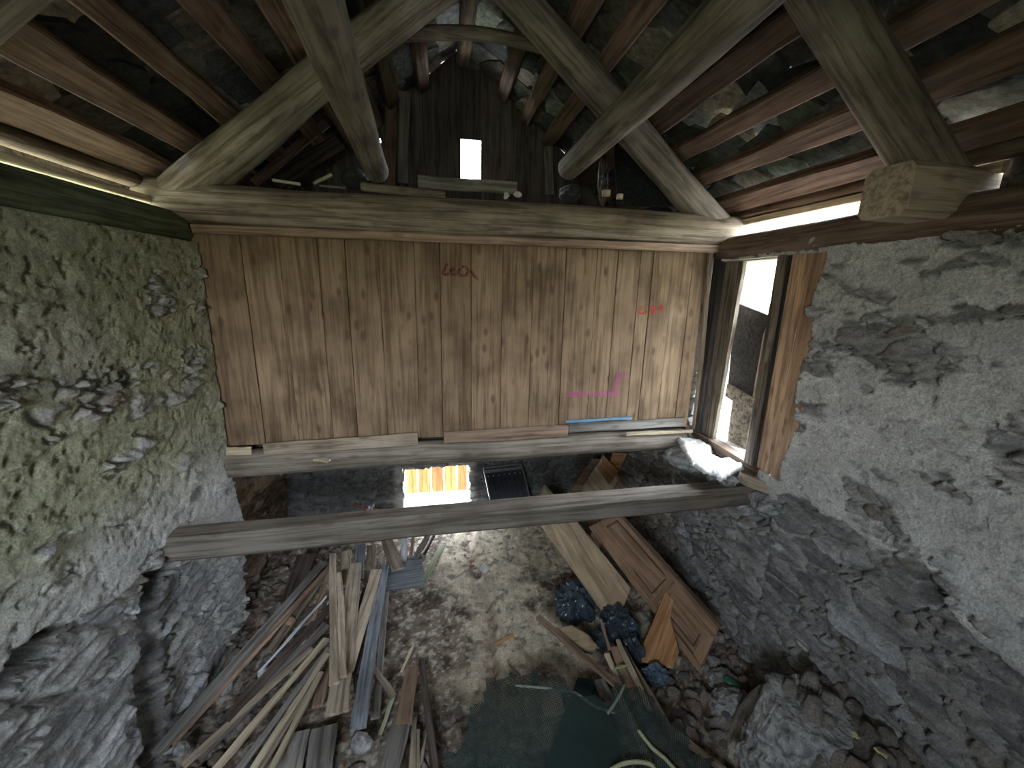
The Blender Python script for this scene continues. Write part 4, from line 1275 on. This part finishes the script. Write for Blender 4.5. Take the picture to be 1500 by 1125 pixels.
def netmesh(name, lift, label, seed):
    x0, x1 = min(p.x for p in poly), max(p.x for p in poly); y0, y1 = min(p.y for p in poly), max(p.y for p in poly)
    st = .03; idm = {}; V = []; Fc = []
    for a in range(int((x1-x0)/st)+2):
        for b_ in range(int((y1-y0)/st)+2):
            x = x0+a*st; y = y0+b_*st
            jx = .03*math.sin(y*23)+.02*math.sin(y*61); 
            if not inside(x+jx, y+.03*math.sin(x*31)): continue
            z = lift+.10*float(fbm(np.array([x*3.2+10+seed]), np.array([y*2.2+10]), 3, 3)[0]-.5)+.10*sst(.2, 1.2, x)*sst(1.6, 2.4, y)
            idm[(a, b_)] = len(V); V.append((x, y, float(z)))
    for (a, b_), q in idm.items():
        if all((a+da, b_+db) in idm for da, db in ((1, 0), (1, 1), (0, 1))):
            Fc.append((q, idm[(a+1, b_)], idm[(a+1, b_+1)], idm[(a, b_+1)]))
    o = mk(name, V, Fc, M_NET, smooth=True)
    tag(o, label, 'net')
    return o


netmesh('garden_net', .40, 'black-green open net spread over the rubble at the bottom', 0)
tube('net_cord', [P(x, y, 'z', .47) for x, y in ((755, 1004), (800, 1008), (840, 1014), (870, 1034), (900, 1045))], .010, M_ROPE, 'grey-green cord along the upper edge of the net', 'cord')
tube('net_cord', [P(x, y, 'z', .50) for x, y in ((915, 1003), (908, 1018), (898, 1034), (890, 1045))], .012, M_ROPE, 'short dark cord crossing the battens at the net edge', 'cord')
tube('rope', [P(x, y, 'z', .5) for x, y in ((895, 1128), (912, 1119), (935, 1116), (955, 1121), (962, 1135))], .014, M_PROPE, 'pale twisted rope loop on the net at the bottom', 'rope')
tube('rope', [P(x, y, 'z', .48) for x, y in ((935, 1070), (955, 1095), (975, 1112), (995, 1135))], .014, M_PROPE, 'pale rope lying over the board under the net', 'rope')

# big masonry lump lower right and stones on the bank
rock('masonry_block', (2.50, 1.86, .36), (.32, .33, .72), M_STONE, 'large broken masonry block with a flat grey top at the foot of the right wall', 'stone', sub=6, amp=.4, seed=12.3, flat=.72)
rock('masonry_block', P(1075, 1035, 'z', .2), (.20, .17, .13), M_STONE, 'flat grey stone left of the large masonry block', 'stone', sub=4, amp=.3)
rock('masonry_block', P(1060, 1000, 'z', .12), (.15, .12, .10), M_STONE, 'grey stone under the green shard', 'stone', sub=4, amp=.3)
rock('glass_shard', P(1073, 1000, 'z', .24), (.075, .045, .025), M_GREEN, 'green glass shard on the grey stone by the right wall', 'shard', sub=2, amp=.6)
board('yellow_strip', P(1280, 1096, 'z', 1.0), P(1300, 1110, 'z', 1.0), .018, .006, M_YELLOW, 'thin yellow plastic strip on the earth bank at the right wall', 'strip')
board('yellow_strip', P(1250, 1072, 'z', .95), P(1257, 1082, 'z', .95), .022, .006, M_YELLOW, 'short yellow plastic scrap left of the thin yellow strip', 'strip')
rock('white_pebble', P(1204, 1021, 'z', .82), (.012, .012, .012), M_WHITE, 'small white pebble on the earth bank', 'pebble', sub=2)
rock('white_block', P(710, 833, 'z', .14), (.055, .08, .05), M_STONEW, 'whitish block lying in the floor gutter', 'stone', sub=3, amp=.3)
rock('white_block', P(690, 735, 'y', 6.0), (.03, .05, .03), M_STONEW, 'small white lump at the right foot of the hatch', 'stone', sub=2)
log('rusty_pipe', P(515, 738, 'z', .3), P(588, 754, 'z', .12), .03, .03, W['rustpipe'], 'reddish brown pipe lying at the far wall left of the hatch', 'pipe', bump=.02)
# white pail behind the cross beam
pc = P(540, 752, 'z', .1); pl = empty('pail', pc); tag(pl, 'pale dented pail lying at the far wall behind the cross beam', 'pail')
o = tube('pail_body', [pc+Vector((-.10, .05, .12)), pc+Vector((.10, -.02, .10))], lambda s: .085+.02*s, M_METAL, seg=18, res=1); child(o, pl)
o = tube('pail_rim', [pc+Vector((.10, -.02, .10)), pc+Vector((.112, -.024, .10))], .112, M_STONEW, seg=18, res=1); child(o, pl)

# scattered fragments
frag = []
def scatter(n, fx, mat, nm, label, cat, grp, smin, smax):
    protos = [rock(nm, (0, 0, 0), (1, .75, .55), mat, sub=2, amp=.6) for _ in range(3)]
    for k in range(n):
        x, y = fx()
        src = protos[k % 3]
        o = src if k < 3 else src.copy()
        if k >= 3: COL.objects.link(o)
        s = random.uniform(smin, smax)
        uu, vv = np.array([[x]]), np.array([[y]])
        z = float(f_floor(uu, vv)[0][0, 0])
        o.location = (x, y, z+s*.2); o.scale = (s, s, s); o.rotation_euler = (random.uniform(-.3, .3), random.uniform(-.3, .3), random.random()*6)
        tag(o, label, cat, grp)


scatter(26, lambda: ((lambda y: (float(ledge_x(np.array(y)))-.06+random.gauss(0, .05), y))(random.uniform(3.0, 5.4))), M_BRICK, 'reddish_fragment', 'small reddish fragment lying along the floor gutter', 'fragment', 'reddish fragments in the floor gutter', .012, .03)
scatter(60, lambda: (random.uniform(-2.0, .3), random.uniform(1.9, 2.9)), M_STONE, 'grey_fragment', 'small grey stone fragment in the foreground rubble left of the net', 'fragment', 'grey fragments in the foreground rubble', .015, .05)
scatter(30, lambda: (random.uniform(1.9, 2.6), random.uniform(1.9, 3.0)), M_STONE, 'grey_fragment', 'small grey stone fragment in the rubble near the right wall foot', 'fragment', 'grey fragments near the right wall', .015, .055)
scatter(24, lambda: (random.uniform(-2.1, -1.5), random.uniform(3.0, 5.2)), M_STONE, 'grey_fragment', 'small stone in the dark gap along the left wall foot', 'fragment', 'stones along the left wall foot', .02, .06)
for k in range(40):
    x, y = random.uniform(-1.6, 1.6), random.uniform(1.9, 3.3)
    z = float(f_floor(np.array([[x]]), np.array([[y]]))[0][0, 0])+.015
    a = random.random()*3.1; L_ = random.uniform(.03, .11)
    p = Vector((x, y, z)); d = Vector((math.cos(a), math.sin(a), random.uniform(-.1, .1)))*L_
    board('wood_chip', p-d, p+d, random.uniform(.012, .03), .008, W['chip'], 'small splintered wood chip in the foreground rubble', 'chip', 'wood chips in the foreground rubble')
